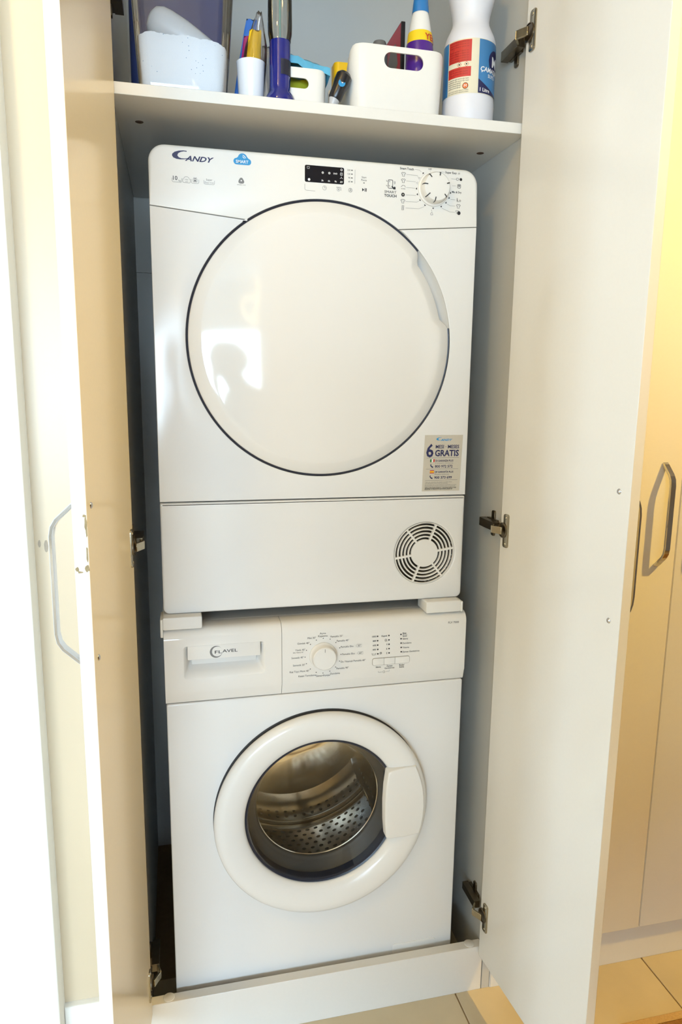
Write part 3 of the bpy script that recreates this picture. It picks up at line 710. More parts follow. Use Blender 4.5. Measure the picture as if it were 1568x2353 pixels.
for k, t in enumerate(('Bitti', 'Sıkma', 'Durulama', 'Yıkama', 'Zaman Geciktirme')):
    z = .8365-k*.0092
    wp.disc(.4610+k*.0004, z, .0016, INK, n=12)
    if k == 0: wp.text('Bitti', .4645, z+.0022, .0048, INK, 'L', .01); wp.line([(.4645, z-.0005), (.4740, z-.0005)], .0004, INK); wp.text('İptal', .4645, z-.0034, .0048, INK, 'L', .01)
    else: wp.text(t, .4648, z-.0004, .0048, INK, 'L', .008)
wp.text('Sıkma', .4150, .7712, .0046, INK, 'C', .01); wp.text('Zaman', .4385, .7718, .0046, INK, 'C', .01); wp.text('Geciktirme', .4385, .7675, .0046, INK, 'C', .01)
wp.text('Başla/', .4645, .7718, .0046, INK, 'C', .01); wp.text('Bekle', .4645, .7675, .0046, INK, 'C', .01)
wp.line([(.4150, .7625), (.4150, .7600), (.4230, .7600)], .0004, INK); wp.line([(.4385, .7635), (.4385, .7605), (.4310, .7600)], .0004, INK); wp.ring(.4270, .7600, .0019, .0024, INK)
wp.text('FLV 7000', .5845, .8545, .0060, INK, 'R', width=.0230)
wp.build(wsh)
MB().prism(rrect(.4022, .4808, .7748, .7902, .004, 4), -.0228, -.0215, .0002, 1).build('button_frame', SEAM, wsh)
for x0, x1, r in ((.4028, .4262, (.0035, .0004, .0004, .0035)), (.4268, .4492, .0004), (.4498, .4802, (.0004, .0035, .0035, .0004))):
    MB().prism(rrect(x0, x1, .7754, .7896, list(r) if isinstance(r, tuple) else r, 4), -.0240, -.0215, .0006, 2).build('button', PLAS2, wsh)
# porthole door
wd = MB().lathe([(.2100, WY-.0005), (.2150, WY-.0045), (.2190, -.0275), (.2200, -.0335), (.2190, -.0395), (.2155, -.0445), (.2085, -.0478), (.1990, -.0485), (.1850, -.0462), (.1720, -.0420), (.1630, -.0370), (.1590, -.0310), (.1578, -.0240), (.1578, -.0160)], (WC[0], 0, WC[1]), 'Y', 128).build('door', PLAS2, wsh, smooth=.8)
MB().lathe([(.2050, WY-.0002), (.2195, WY-.0006), (.2210, WY+.001)], (WC[0], 0, WC[1]), 'Y', 128).build('painted_gap_shadow', CHASS, wd)  # dark ring: shade painted in where the door stands off the front
MB().lathe([(.1581, -.0280), (.1565, -.0300), (.1535, -.0285), (.1515, -.0200), (.1500, -.0080)], (WC[0], 0, WC[1]), 'Y', 96).build('glass_rim', RUBD, wd)
GLASS = clear('porthole_glass', (.97, .98, .97, 1), 1.38)
MB().lathe([(.1545, -.0240), (.1400, -.0195), (.1200, -.0140), (.0950, -.0085), (.0650, -.0040), (.0350, -.0015), (.0001, -.0008)], (WC[0], 0, WC[1]), 'Y', 96).build('glass', GLASS, wd, smooth=1.2)
hx = [(.4315, .4085), (.4285, .4400), (.4275, .4850), (.4290, .5200), (.4330, .5530), (.4390, .5570), (.4700, .5620)]
hx += [(WC[0]+.2105*math.cos(math.radians(t)), WC[1]+.2105*math.sin(math.radians(t))) for t in (26, 22, 17, 12, 6, 0, -6, -12, -17)]
hx += [(.4700, .4050), (.4380, .4055)]
MB().prism(hx, -.0535, -.0300, .0035, 4).build('handle', PLAS2, wd)
MB().lathe([(.1680, -.0140), (.1590, -.0090), (.1550, -.0030), (.1490, .0010), (.1470, .0060), (.1410, .0090), (.1390, .0130), (.1340, .0160), (.1305, .0200), (.1310, .0240)], (WC[0], 0, WC[1]), 'Y', 96).build('rubber_boot', RUB, wsh, smooth=1.2)
DRR = .232; DY0, DY1 = .024, .385
MB().lathe([(.1330, DY0+.006), (.1295, DY0), (.1330, DY0-.003), (.1450, DY0), (.2150, DY0+.006), (DRR, DY0+.022), (DRR, .262), (DRR-.006, .268), (DRR-.012, .276), (DRR-.012, .284), (DRR-.003, .294), (DRR-.005, .345), (DRR-.012, .367), (.2100, DY1), (.1500, DY1+.012), (.1200, DY1+.006), (.05, DY1+.010), (.0001, DY1+.012)], (WC[0], 0, WC[1]), 'Y', 120).build('drum', STEEL, wsh, smooth=.7)
PAD = 205
dh = MB()
for i in range(70):
    for j in range(13):
        a = 2*PI*(i+.5*(j % 2))/70; y = DY0+.036+j*.0175
        if y > .258:
            continue
        RR_ = DRR
        if (math.degrees(a)-PAD+13) % 120 < 26: continue
        R = RR_-.0006; ca, sa = math.cos(a), math.sin(a); pts = []
        for k in range(8):
            u = .0052*math.cos(k*PI/4); v = .0040*math.sin(k*PI/4)
            pts.append((WC[0]+(R*ca-u*sa), y+v, WC[1]+(R*sa+u*ca)))
        dh.add(pts, [tuple(range(8))])
for i in range(64):
    for y in (.312, .332):
        a = 2*PI*i/64; R = DRR-.0050; ca, sa = math.cos(a), math.sin(a)
        dh.add([(WC[0]+(R*ca-.0042*math.cos(k*PI/4)*sa), y+.0036*math.sin(k*PI/4), WC[1]+(R*sa+.0042*math.cos(k*PI/4)*ca)) for k in range(8)], [tuple(range(8))])
tag(dh.build('drum_perforations', HOLE, wsh, smooth=0), kind='stuff')
for k in range(3):
    a0 = math.radians(PAD+120*k); pm = MB(); rings = []
    for y, sc in ((DY0+.022, .25), (DY0+.035, .8), (DY0+.08, 1), (DY1-.08, 1), (DY1-.04, .85), (DY1-.028, .25)):
        ring = []
        for q in range(13):
            t = -1+2*q/12; h = .052*sc*(1-abs(t)**2.2)*(.75+.25*math.cos(t*PI)); r = DRR-.001-max(0, h); a = a0+t*.125
            ring.append((WC[0]+r*math.cos(a), y, WC[1]+r*math.sin(a)))
        ring.append((WC[0]+(DRR+.004)*math.cos(a0), y, WC[1]+(DRR+.004)*math.sin(a0)))
        rings.append(ring)
    pm.loft(rings); pd_ = pm.build('drum_paddle', STEEL, wsh, smooth=1.0)
    kn = MB()
    for q in (-.45, .35):
        for j in range(11):
            y = DY0+.05+j*.021; a = a0+q*.125; t = q; h = .052*(1-abs(t)**2.2)*(.75+.25*math.cos(t*PI)); r = DRR-.0018-h
            ca, sa = math.cos(a), math.sin(a)
            kn.add([(WC[0]+(r*ca-.004*math.cos(m*PI/4)*sa), y+.004*math.sin(m*PI/4), WC[1]+(r*sa+.004*math.cos(m*PI/4)*ca)) for m in range(8)], [tuple(range(8))])
    tag(kn.build('paddle_holes', HOLE, pd_, smooth=0), kind='stuff')
MB().prism(rrect(.4620, .5620, .045, .1215, .006), WY-.0012, WY+.002, .001, 2).build('filter_flap', PLAS2, wsh)

# ------------------------------------------------------------------ things on the shelf
SZ = 1.7942
def rr_ring(x0, x1, y0, y1, r, z, seg=6):
    pts = rrect(x0, x1, y0, y1, r, seg)
    return [(a, b, z(a, b) if callable(z) else z) for a, b in pts]
def dense(pts, step):
    out = []
    for a, b in zip(pts, pts[1:]+pts[:1]):
        n = max(1, int(math.dist(a, b)/step))
        out += [(a[0]+(b[0]-a[0])*k/n, a[1]+(b[1]-a[1])*k/n) for k in range(n)]
    return out
def cyl(prof, c, name, m, parent=None, seg=40, xf=None, smooth=.7): return MB().lathe(prof, c, 'Z', seg).build(name, m, parent, smooth=smooth, xf=xf)

# clear tub of washing powder
TUBM = clear('clear_plastic', (.975, .98, .985, 1), 1.45, .02, .05)
def tubring(z, grow=0):
    k = min(1.15, (z-SZ)/.22); x0 = -.0100-.012*k; x1 = .1330+.016*k; y0 = -.0250-.012*k; y1 = .150+.012*k
    return rr_ring(x0-grow, x1+grow, y0-grow, y1+grow, .020, z)
tub = empty('powder_tub', (.06, .06, SZ)); tag(tub, 'clear plastic tub of white washing powder at the left end of the shelf', 'tub')
tm = MB()
bot = [[(.0615+(p[0]-.0615)*k, .0625+(p[1]-.0625)*k, SZ+dz) for p in tubring(SZ)] for k, dz in ((.90, .0), (.955, .002), (.985, .007), (1.0, .014))]
tm.loft(bot+[tubring(SZ+.06), tubring(SZ+.12), tubring(SZ+.20), tubring(SZ+.27)], True, False)
tm.build('wall', TUBM, tub)
rm = MB(); rm.loft([tubring(SZ+.267, .0005), tubring(SZ+.267, .004), tubring(SZ+.273, .004), tubring(SZ+.273, .0005)], False, False); rm.build('rim', TUBM, tub)
POW = bpy.data.materials.new('washing_powder'); POW.use_nodes = True; nt = POW.node_tree; b = nt.nodes['Principled BSDF']; b.inputs['Roughness'].default_value = .9
tc = nt.nodes.new('ShaderNodeTexCoord'); vo = nt.nodes.new('ShaderNodeTexVoronoi'); vo.inputs['Scale'].default_value = 300
rp = nt.nodes.new('ShaderNodeValToRGB'); rp.color_ramp.elements[0].position = .16; rp.color_ramp.elements[0].color = srgb(110, 138, 168); rp.color_ramp.elements[1].position = .22; rp.color_ramp.elements[1].color = srgb(238, 237, 236)
wn = nt.nodes.new('ShaderNodeTexWhiteNoise'); mt = nt.nodes.new('ShaderNodeMath'); mt.operation = 'GREATER_THAN'; mt.inputs[1].default_value = .93
mx = nt.nodes.new('ShaderNodeMix'); mx.data_type = 'RGBA'; mx.inputs[6].default_value = srgb(238, 237, 236)
nt.links.new(tc.outputs['Object'], vo.inputs['Vector']); nt.links.new(vo.outputs['Distance'], rp.inputs[0]); nt.links.new(vo.outputs['Position'], wn.inputs['Vector'])
nt.links.new(wn.outputs['Value'], mt.inputs[0]); nt.links.new(mt.outputs[0], mx.inputs[0]); nt.links.new(rp.outputs[0], mx.inputs[7]); nt.links.new(mx.outputs[2], b.inputs['Base Color'])
nz = nt.nodes.new('ShaderNodeTexNoise'); nz.inputs['Scale'].default_value = 900; bp = nt.nodes.new('ShaderNodeBump'); bp.inputs['Strength'].default_value = .4; bp.inputs['Distance'].default_value = .001
nt.links.new(tc.outputs['Object'], nz.inputs['Vector']); nt.links.new(nz.outputs['Fac'], bp.inputs['Height']); nt.links.new(bp.outputs['Normal'], b.inputs['Normal'])
pw = MB(); K = 60
def prg(k, z): return [(.0615+(p[0]-.0615)*k, .0625+(p[1]-.0625)*k) for p in dense([(q[0], q[1]) for q in tubring(z)], .0025)]
nlev = len(prg(1, SZ+.05))
base_ = dense([(q[0], q[1]) for q in tubring(SZ)], .0025)
rings = []
for k, z in ((.86, SZ+.0012), (.925, SZ+.0035), (.958, SZ+.0085), (.975, SZ+.015), (.984, SZ+.03)):
    rings.append([(.0615+(p[0]-.0615)*k, .0625+(p[1]-.0625)*k, z) for p in base_])
def ptop(x, y): return SZ+.086-.10*max(0, x-.075)-.02*(y+.02)+.004*noise.noise(Vector((x*34, y*34, 3)))+.0014*noise.noise(Vector((x*260, y*260, 1)))
for k, f_ in ((.996, .5), (1.006, .92), (1.004, 1)):
    rings.append([(.0615+(p[0]-.0615)*k, .0625+(p[1]-.0625)*k, SZ+.03+(ptop(*p)-SZ-.03)*f_) for p in base_])
for k in (.9, .75, .6, .45, .3, .15, .02):
    rings.append([(.0615+(p[0]-.0615)*k, .0625+(p[1]-.0625)*k, ptop(.0615+(p[0]-.0615)*k, .0625+(p[1]-.0625)*k)) for p in base_])
pw.loft(rings)
tag(pw.build('washing_powder', POW, smooth=1.0), 'white washing powder with blue specks filling the clear tub', 'powder', kind='stuff')
# scoop lying in the powder: a bowl and a tapering handle
sc = empty('powder_scoop', (.06, .03, SZ+.09)); tag(sc, 'milky white plastic scoop stuck in the powder inside the clear tub', 'scoop')
SCM = mat('milky_plastic', srgb(214, 214, 214), .35, nscale=40, namt=.03)
ax = Vector((.80, -.10, -.40)).normalized(); sd = Vector((.1, 1, .0)).cross(ax).normalized(); up_ = ax.cross(sd)
def scp(s_, a, ra, rb): q = Vector((.010, .045, SZ+.137))+ax*s_; return tuple(q+sd*ra*math.cos(a)+up_*rb*math.sin(a))
sm_ = MB(); sm_.loft([[scp(s_, k*PI/10, ra, rb) for k in range(20)] for s_, ra, rb in ((0, .004, .004), (.001, .014, .014), (.006, .022, .022), (.016, .0265, .0265), (.030, .0275, .0275), (.052, .0265, .0265), (.060, .0262, .0262))], True, False)
sm_.build('bowl', SCM, sc)
MB().loft([[scp(s_, k*PI/10, ra, rb) for k in range(20)] for s_, ra, rb in ((.058, .0262, .0262), (.080, .0235, .022), (.100, .0205, .018), (.118, .0175, .015), (.124, .012, .010), (.126, .002, .002))], False, True).build('handle', SCM, sc)
# dark blue packet behind the tub
bk = MB(); rings = []
for z, t in ((SZ, .016), (SZ+.02, .022), (SZ+.20, .022), (SZ+.29, .012), (SZ+.305, .002)):
    rings.append(rr_ring(-.030, .150, .206-t, .206+t, min(.012, t*.9), z, 4))
bk.loft(rings)
tag(bk.build('blue_packet', mat('dark_blue_film', srgb(48, 62, 112), .3, nscale=25, namt=.2, bump=.3)), 'dark blue packet standing behind the clear powder tub', 'packet')

# cup with wrapped bits in it
cup = empty('white_cup', (.1745, .006, SZ)); tag(cup, 'plain white plastic cup holding small wrapped packets', 'cup')
cyl([(0, .001), (.0195, .001), (.0205, .003), (.0240, .0665), (.0246, .0690), (.0236, .0695), (.0228, .0665), (.0195, .004), (0, .004)], (.1745, .006, SZ), 'body', mat('white_cup_plastic', srgb(230, 234, 240), .25, nscale=50, namt=.02), cup)
def pouch(name, lab, m, cx, cy, z0, z1, wd, th, tiltx, tilty, cat='packet', tip=.4, group=None):
    rings = []
    for k in range(9):
        t = k/8; z = z0+(z1-z0)*t; s1 = 1-.12*math.cos(t*PI*2)*.5; s2 = math.sin(PI*min(1, .12+.8*t))
        w_ = wd*(1-(1-tip)*max(0, t-.6)/.4)
        rings.append([(cx+tiltx*t+w_/2*math.cos(a), cy+tilty*t+th/2*s2*math.sin(a)*(1+.25*math.sin(5*a+k)), z+.002*math.sin(4*a+k*2)*t) for a in [q*PI/10 for q in range(20)]])
    mb = MB(); mb.loft(rings)
    return tag(mb.build(name, m, smooth=1.0), lab, cat, group)
FILM = clear('crinkled_film', (.90, .90, .92, 1), 1.5, .10, .12)
pouch('yellow_packet', 'small yellow packet standing in the white cup', mat('yellow_film', srgb(236, 190, 20), .3, nscale=60, namt=.2, bump=.4), .1730, -.002, SZ+.006, SZ+.1170, .0250, .012, .009, .0, tip=.80)
pouch('magenta_packet', 'small magenta packet behind the yellow one in the cup', mat('magenta_film', srgb(150, 30, 92), .3, nscale=60, namt=.25, bump=.4), .1750, .012, SZ+.006, SZ+.1120, .037, .010, .002, .0, tip=.7)
pouch('clear_wrapper', 'crinkled clear wrapper tapering to a tip above the white cup', FILM, .1745, .004, SZ+.006, SZ+.1480, .0400, .030, .015, .0, 'wrapper', tip=.20)
pouch('blue_card', 'bright blue slanted packet behind the white cup', mat('blue_film', srgb(50, 110, 190), .35, nscale=40, namt=.2), .1560, .040, SZ+.0004, SZ+.1560, .024, .006, .0260, .010, tip=.8)
pouch('printed_pouch', 'thin clear pouch between the white cup and the blue bottle', clear('pouch_film', (.80, .80, .84, 1), 1.5, .10, .2), .2030, .012, SZ+.0004, SZ+.1000, .016, .010, -.002, .0, tip=.8)
# blue bottle
bo = empty('blue_bottle', (.2215, -.010, SZ)); tag(bo, 'slim clear spray bottle of deep blue liquid with flared base', 'bottle')
BQ = (.2225, -.008, SZ)
LIQ = mat('blue_liquid', srgb(8, 24, 118), .06, coat=.5, nscale=30, namt=.25)
cyl([(0, .0005), (.0240, .0005), (.0258, .004), (.0258, .010), (.0230, .017), (.0185, .022), (.0178, .030), (.0178, .098), (.0176, .1010), (0, .1012)], BQ, 'liquid', LIQ, bo)
cyl([(.0182, .1010), (.0182, .104), (.0200, .112), (.0205, .125), (.0200, .165), (.0190, .180), (.0140, .205), (.0120, .220), (0, .2205)], BQ, 'clear_wall', clear('bottle_clear', (.86, .86, .84, 1), 1.45, .05, .06), bo)
cyl([(0, .02), (.0017, .02), (.0017, .215), (0, .215)], BQ, 'dip_tube', mat('teal_tube', srgb(110, 160, 160), .4, nscale=40, namt=.05), bo, 10)
lbp = Print(lambda u, v, h: (BQ[0]+(.0179+h)*math.cos(math.radians(-95+u)), BQ[1]+(.0179+h)*math.sin(math.radians(-95+u)), SZ+v)); lbp.rect(0, 75, .046, .070, mat('navy_label', srgb(22, 24, 44), .5, nscale=60, namt=.15), n=10); lbp.build(bo, 'label')

# white baskets with a grip slot
def basket(name, lab, x0, x1, y0, y1, zt, zs, tap, slot, m, rc=.022):
    pts = dense(rrect(x0, x1, y0, y1, rc, 6), .006)
    cx, cy = (x0+x1)/2, (y0+y1)/2
    def zt_(y):
        f = max(1-ss(y0+.008, y0+.045, y), ss(y1-.045, y1-.008, y)); return zs+(zt-zs)*f
    def lv(k, ins):      # level k 0..1
        out = []
        for x, y in pts:
            t = 1-tap*(1-k); dx, dy = x-cx, y-cy
            sx = (abs((x1-x0)/2)-ins)/abs((x1-x0)/2); sy = (abs((y1-y0)/2)-ins)/abs((y1-y0)/2)
            out.append((cx+dx*t*sx, cy+dy*t*sy, SZ+.0004+(zt_(y)-SZ)*k))
        return out
    mb = MB()
    R = [lv(k, 0) for k in (0.02, .25, .5, .75, .97)]+[lv(1, .0012), lv(.97, .0026), lv(.5, .0026), lv(.04, .0026)]
    base = [(cx+(p[0]-cx)*.94, cy+(p[1]-cy)*.94, SZ+.0004) for p in R[0]]
    mb.loft([base]+R)
    o = mb.build(name, m, smooth=.8)
    # cut the grip slot through the front wall
    cu = MB(); cu.prism(rrect(slot[0], slot[1], slot[2], slot[3], (slot[3]-slot[2])*.499, 8), y0-.02, y0+.025, .0, 1); c = cu.build('cutter', m)
    md = o.modifiers.new('slot', 'BOOLEAN'); md.object = c; md.operation = 'DIFFERENCE'; md.solver = 'EXACT'
    dg = bpy.context.evaluated_depsgraph_get(); me = bpy.data.meshes.new_from_object(o.evaluated_get(dg))
    o.modifiers.clear(); o.data = me; bpy.data.objects.remove(c)
    for p in me.polygons: p.use_smooth = True
    me.set_sharp_from_angle(angle=.8)
    return tag(o, lab, 'basket')
BAS = mat('white_basket_plastic', srgb(234, 231, 224), .28, nscale=80, namt=.02)
basket('storage_basket', 'large white plastic basket with grip slot beside the bleach bottle', .3455, .5200, -.0160, .2050, 1.9080, 1.8750, .055, (.4040, .4760, 1.8735, 1.8985), BAS, .026)
basket('storage_basket', 'small white plastic basket with grip slot right of the blue bottle', .2150, .3050, -.0120, .1400, 1.8590, 1.8480, .05, (.2320, .2715, 1.8270, 1.8430), BAS, .020)
# contents of the small basket
bm_ = MB(); nx, ny = 16, 14; grid = []
for j in range(ny+1):
    for i in range(nx+1):
        x = .2200+.0900*i/nx; y = -.0060+.140*j/ny
        z = 1.8700+.022*(1-i/nx)+.004*noise.noise(Vector((x*70, y*70, 0)))-.0015*j
        if i in (0, nx) or j in (0, ny): z -= .006
        grid.append((x, y, z))
n0_ = len(grid)
bm_.v = grid+[(x, y, z-.010-.006*abs(noise.noise(Vector((x*90, y*90, 5))))) for x, y, z in grid]
for j in range(ny):
    for i in range(nx):
        a = j*(nx+1)+i; bm_.f.append((a, a+1, a+nx+2, a+nx+1)); bm_.f.append((a+n0_, a+nx+1+n0_, a+nx+2+n0_, a+1+n0_))
for i in range(nx):
    for a in (i, ny*(nx+1)+i): bm_.f.append((a, a+n0_, a+1+n0_, a+1))
for j in range(ny):
    for a in (j*(nx+1), j*(nx+1)+nx): bm_.f.append((a, a+nx+1, a+nx+1+n0_, a+n0_))
tag(bm_.build('blue_bag', mat('sky_blue_bag', srgb(90, 170, 204), .35, nscale=70, namt=.3, bump=.5), smooth=1.0), 'light blue plastic bag folded over the top of the small basket', 'bag')
pouch('green_packet', 'yellow green packet seen through the slot of the small basket', mat('yellow_green_film', srgb(170, 170, 40), .4, nscale=60, namt=.3), .2520, .020, SZ+.005, SZ+.058, .062, .020, .0, .0, tip=.95)
# black glue bottle with blue emblem
gl = empty('glue_bottle', (.328, .045, SZ)); tag(gl, 'black bottle with blue round emblem and silver tip, upended beside the large basket', 'bottle')
def tilt(x, y, z):
    a = math.radians(24); return (.3105+x*math.cos(a)+z*math.sin(a), -.002+y, SZ-.0005+z*math.cos(a)-x*math.sin(a)+.006)
MB().lathe([(.0001, 0), (.0035, .001), (.0085, .016), (.0098, .0190)], (0, 0, 0), 'Z', 20).build('tip', mat('silver_plastic', srgb(190, 190, 192), .3, nscale=40, namt=.05), gl, xf=tilt)
MB().lathe([(.0098, .0190), (.0115, .022), (.0120, .040), (.0140, .050), (.0140, .062), (.0100, .067), (0, .068)], (0, 0, 0), 'Z', 20).build('body', mat('black_plastic', srgb(24, 24, 28), .3, nscale=40, namt=.1), gl, xf=tilt)
ep = Print(lambda u, v, h: tilt(u, -.0125-h, .045+v)); ep.disc(0, 0, .0062, BLUE); ep.disc(.0005, .0015, .0016, WHT, .0003); ep.build(gl, 'emblem')
# yellow carton
yc = empty('yellow_carton', (.400, .26, SZ)); tag(yc, 'yellow packet with red framed label behind the large basket', 'packet')
MB().loft([rr_ring(.3680, .4300, .2200, .2600, .010, z, 4) for z in (SZ, SZ+.10, SZ+.172, SZ+.178)]).build('body', mat('yellow_card', srgb(240, 190, 16), .35, nscale=30, namt=.08), yc)
yp = Print(flat(.2200)); yp.rect(.3750, .3930, SZ+.098, SZ+.130, RED); yp.rect(.3758, .3922, SZ+.0990, SZ+.1290, WHT, .0003); yp.poly([(.3790, SZ+.104), (.3880, SZ+.104), (.3900, SZ+.122), (.3830, SZ+.118), (.3780, SZ+.123)], INKG, .0006); yp.line([(.382, SZ+.108), (.384, SZ+.104), (.389, SZ+.113)], .0016, RED, .0009); yp.build(yc, 'label')
# contents of the large basket
cyl([(0, .008), (.0150, .008), (.0158, .012), (.0158, .150), (.0155, .180), (.0120, .189), (0, .190)], (.4400, .145, SZ), 'body', mat('dark_grey_plastic', srgb(104, 102, 100), .45, nscale=40, namt=.08), tag(empty('spray_can', (.44, .145, SZ)), 'dark grey capped can standing at the back of the large basket', 'can'), 24)
rc_ = empty('red_carton', (.474, .13, SZ)); tag(rc_, 'narrow red and black carton beside the purple bottle in the large basket', 'carton')
MB().box(.4600, .4680, .070, .170, SZ+.005, SZ+.196).build('body', mat('black_card', srgb(22, 20, 22), .4, nscale=40, namt=.1), rc_, bev=.001)
rp_ = Print(lambda u, v, h: (.4600-h, u, v)); rp_.rect(.071, .169, SZ+.006, SZ+.194, mat('crimson_card', srgb(176, 50, 66), .4, nscale=40, namt=.1)); rp_.poly([(.085, SZ+.13), (.12, SZ+.11), (.15, SZ+.15), (.13, SZ+.175), (.10, SZ+.17)], INKG, .0003); rp_.build(rc_, 'label')
cyl([(0, .005), (.0150, .005), (.0155, .07), (.0150, .082), (.0100, .089), (0, .090)], (.4420, .028, SZ), 'ribbed_cap', mat('white_ribbed_plastic', srgb(220, 218, 212), .35, nscale=120, namt=.1, stretch=(1, 1, .05)), tag(empty('white_jar', (.442, .028, SZ)), 'small white ribbed jar seen through the slot of the large basket', 'jar'), 30)
pb = empty('purple_bottle', (.487, .03, SZ)); tag(pb, 'purple cleaner bottle with yellow band and blue cap in the large basket', 'bottle')
PQ = (.4830, .0300, SZ)
cyl([(0, .005), (.0225, .005), (.0248, .008), (.0248, .132), (.0238, .1400)], PQ, 'purple_sleeve', mat('purple_film', srgb(74, 28, 128), .25, nscale=25, namt=.15), pb)
cyl([(.0244, .1320), (.0232, .1420), (.0215, .1580)], PQ, 'yellow_band', YEL, pb)
cyl([(.0212, .1580), (.0180, .1760), (.0140, .1930)], PQ, 'shoulder', PLAS2, pb)
cyl([(.0150, .1910), (.0150, .1935), (.0128, .2150), (.0100, .2240), (0, .2250)], PQ, 'cap', mat('blue_cap', srgb(36, 112, 176), .35, nscale=40, namt=.05), pb)
py_ = Print(lambda u, v, h: (PQ[0]+(.0246-.20*(v-.132)+h*2)*math.cos(math.radians(-110+u)), PQ[1]+(.0246-.115*(v-.132)+h)*math.sin(math.radians(-110+u)), SZ+v), .0006)
q_ = Print(lambda a, b_, h: (PQ[0]+(.0252-.118*(b_-.132)+h)*math.cos(math.radians(-110)+a/.0235), PQ[1]+(.0252-.118*(b_-.132)+h)*math.sin(math.radians(-110)+a/.0235), SZ+b_), .0005)
q_.text('YENİ', .0100, .1470, .0150, RED, 'L', .02); q_.build(pb)
# bleach bottle
BL = (.5790, .0260, SZ); bl = empty('bleach_bottle', BL); tag(bl, 'white one litre bleach bottle with red and blue label at the right end', 'bottle')
HDPE = mat('white_hdpe', srgb(226, 226, 232), .4, nscale=60, namt=.03)
prof = [(0, .002), (.040, .002), (.0445, .005), (.0465, .012), (.0475, .040), (.0472, .046), (.0468, .050), (.0468, .140), (.0462, .148), (.0430, .158), (.0370, .170), (.0335, .178), (.0330, .185), (.0345, .196), (.0390, .212), (.0420, .228), (.0420, .240), (.0380, .255), (.0260, .268), (.0180, .274)]
cyl(prof, BL, 'body', HDPE, bl, 56)
cyl([(.0190, .272), (.0190, .300), (.0170, .303), (0, .303)], BL, 'cap', BLUE, bl, 24)
A0 = math.radians(-112.3)
lab = Print(lambda u, v, h: (BL[0]+(.0469+h)*math.cos(A0+u), BL[1]+(.0469+h)*math.sin(A0+u), SZ+v), .0002)
rd = math.radians
LB = mat('label_blue', srgb(60, 124, 178), .35, nscale=14, namt=.35); CRM = mat('label_cream', srgb(224, 216, 190), .4, nscale=60, namt=.03)
lab.rect(rd(-170), rd(170), .0520, .1420, CRM, n=60)
lab.rect(rd(-100), rd(-52), .0530, .1415, LB, .0002, 12)
lab.rect(rd(-50), rd(4), .1045, .1400, RED, .0002, 14); lab.rect(rd(-50), rd(4), .0800, .0960, RED, .0002, 14)
lab.rect(rd(21), rd(120), .0530, .1410, LB, .0002, 24)
lab.band(rd(21), rd(120), lambda x: .0530, lambda x: .0560+.0205*max(0, 1-(math.degrees(x)-21)/60)**1.6, NAVY, .0004, 30)
el = lambda x, sg: .1090+sg*.0200*math.sqrt(max(0, 1-((math.degrees(x)-70)/24)**2))
lab.band(rd(46.01), rd(93.99), lambda x: el(x, -1), lambda x: el(x, 1), NAVY, .0004, 30)
lq = Print(lambda a, b_, h: lab.mp(a/.0469, b_, h), .0002); lq.b = lab.b
lq.text('M', rd(57)*.0469, .1090, .0240, WHT, 'L', .02, lift=.0007); lq.text('ÇAMAŞIR', rd(25)*.0469, .0930, .0110, WHT, 'L', .025, lift=.0007, shear=.15); lq.text('SUYU', rd(45)*.0469, .0835, .0080, WHT, 'L', .02, lift=.0007)
lq.text('1 Litre', rd(25)*.0469, .0590, .0085, WHT, 'L', .02, lift=.0007)
for k in range(8): lq.text('kullanım talimatı ve uyarılar için', rd(-46)*.0469, .1375-k*.0039-(.003 if k > 2 else 0), .0030, mat('dark_red_ink', srgb(120, 24, 20), .5, nscale=100, namt=.1), 'L', width=.036, lift=.0004)
for k in range(3): lq.text('göz ile temasından kaçının', rd(-44)*.0469, .0930-k*.0040, .0030, MATS['dark_red_ink'], 'L', width=.034, lift=.0004)
for k in range(5): lq.text('çocuklardan uzak tutunuz ağzı kapalı', rd(-49)*.0469, .0770-k*.0034, .0030, INK, 'L', width=.040 if k < 2 else .026, lift=.0003)
for k in range(2): lq.text('serin ve kuru yerde saklayınız üretim', rd(-49)*.0469, .0580-k*.0030, .0028, INK, 'L', width=.040, lift=.0003)
for u in (-22, -6): lq.line([((rd(u)+d_[0])*.0469, .1000+d_[1]) for d_ in ((-.085, 0), (0, .0042), (.085, 0), (0, -.0042))], .0007, RED, .0004, close=True); lq.disc(rd(u)*.0469, .1000, .0014, INK, .0004)
lq.disc(rd(-7)*.0469, .0645, .0050, ORG, .0004); lq.ring(rd(-7)*.0469, .0645, .0044, .0052, INK, .0005); lq.text('M', rd(-7)*.0469, .0645, .0070, WHT, 'C', 0, lift=.0007)
lab.build(bl, 'label')
ex = Print(lambda a, b_, h: (BL[0]+(.0424+h)*math.cos(A0+a/.042), BL[1]+(.0424+h)*math.sin(A0+a/.042), SZ+b_), .0004)
ex.text('EXP 17 10 2024 001', -.0140, .2300, .0062, INKG, 'L'); ex.build(bl)

# ------------------------------------------------------------------ jute mat on the floor
rg = empty('jute_mat', (1.5, -.55, 0)); tag(rg, 'brown woven jute mat on the tiles at the lower right', 'mat')
JU = mat('jute_weave', srgb(150, 104, 48), .9, nscale=260, namt=.6, bump=.8, stretch=(1, .25, 1))
JB = mat('jute_border', srgb(196, 160, 104), .9, nscale=260, namt=.3, bump=.6)
MB().box(.92, 2.1, -.92, -.222, .0003, .008).build('weave', JU, rg, bev=.002)
bo_ = MB(); bo_.box(.905, 2.115, -.222, -.206, .0003, .009); bo_.box(.905, 2.115, -.936, -.92, .0003, .009); bo_.box(.905, .92, -.92, -.222, .0003, .009); bo_.box(2.1, 2.115, -.92, -.222, .0003, .009)
bo_.build('border', JB, rg, bev=.002)

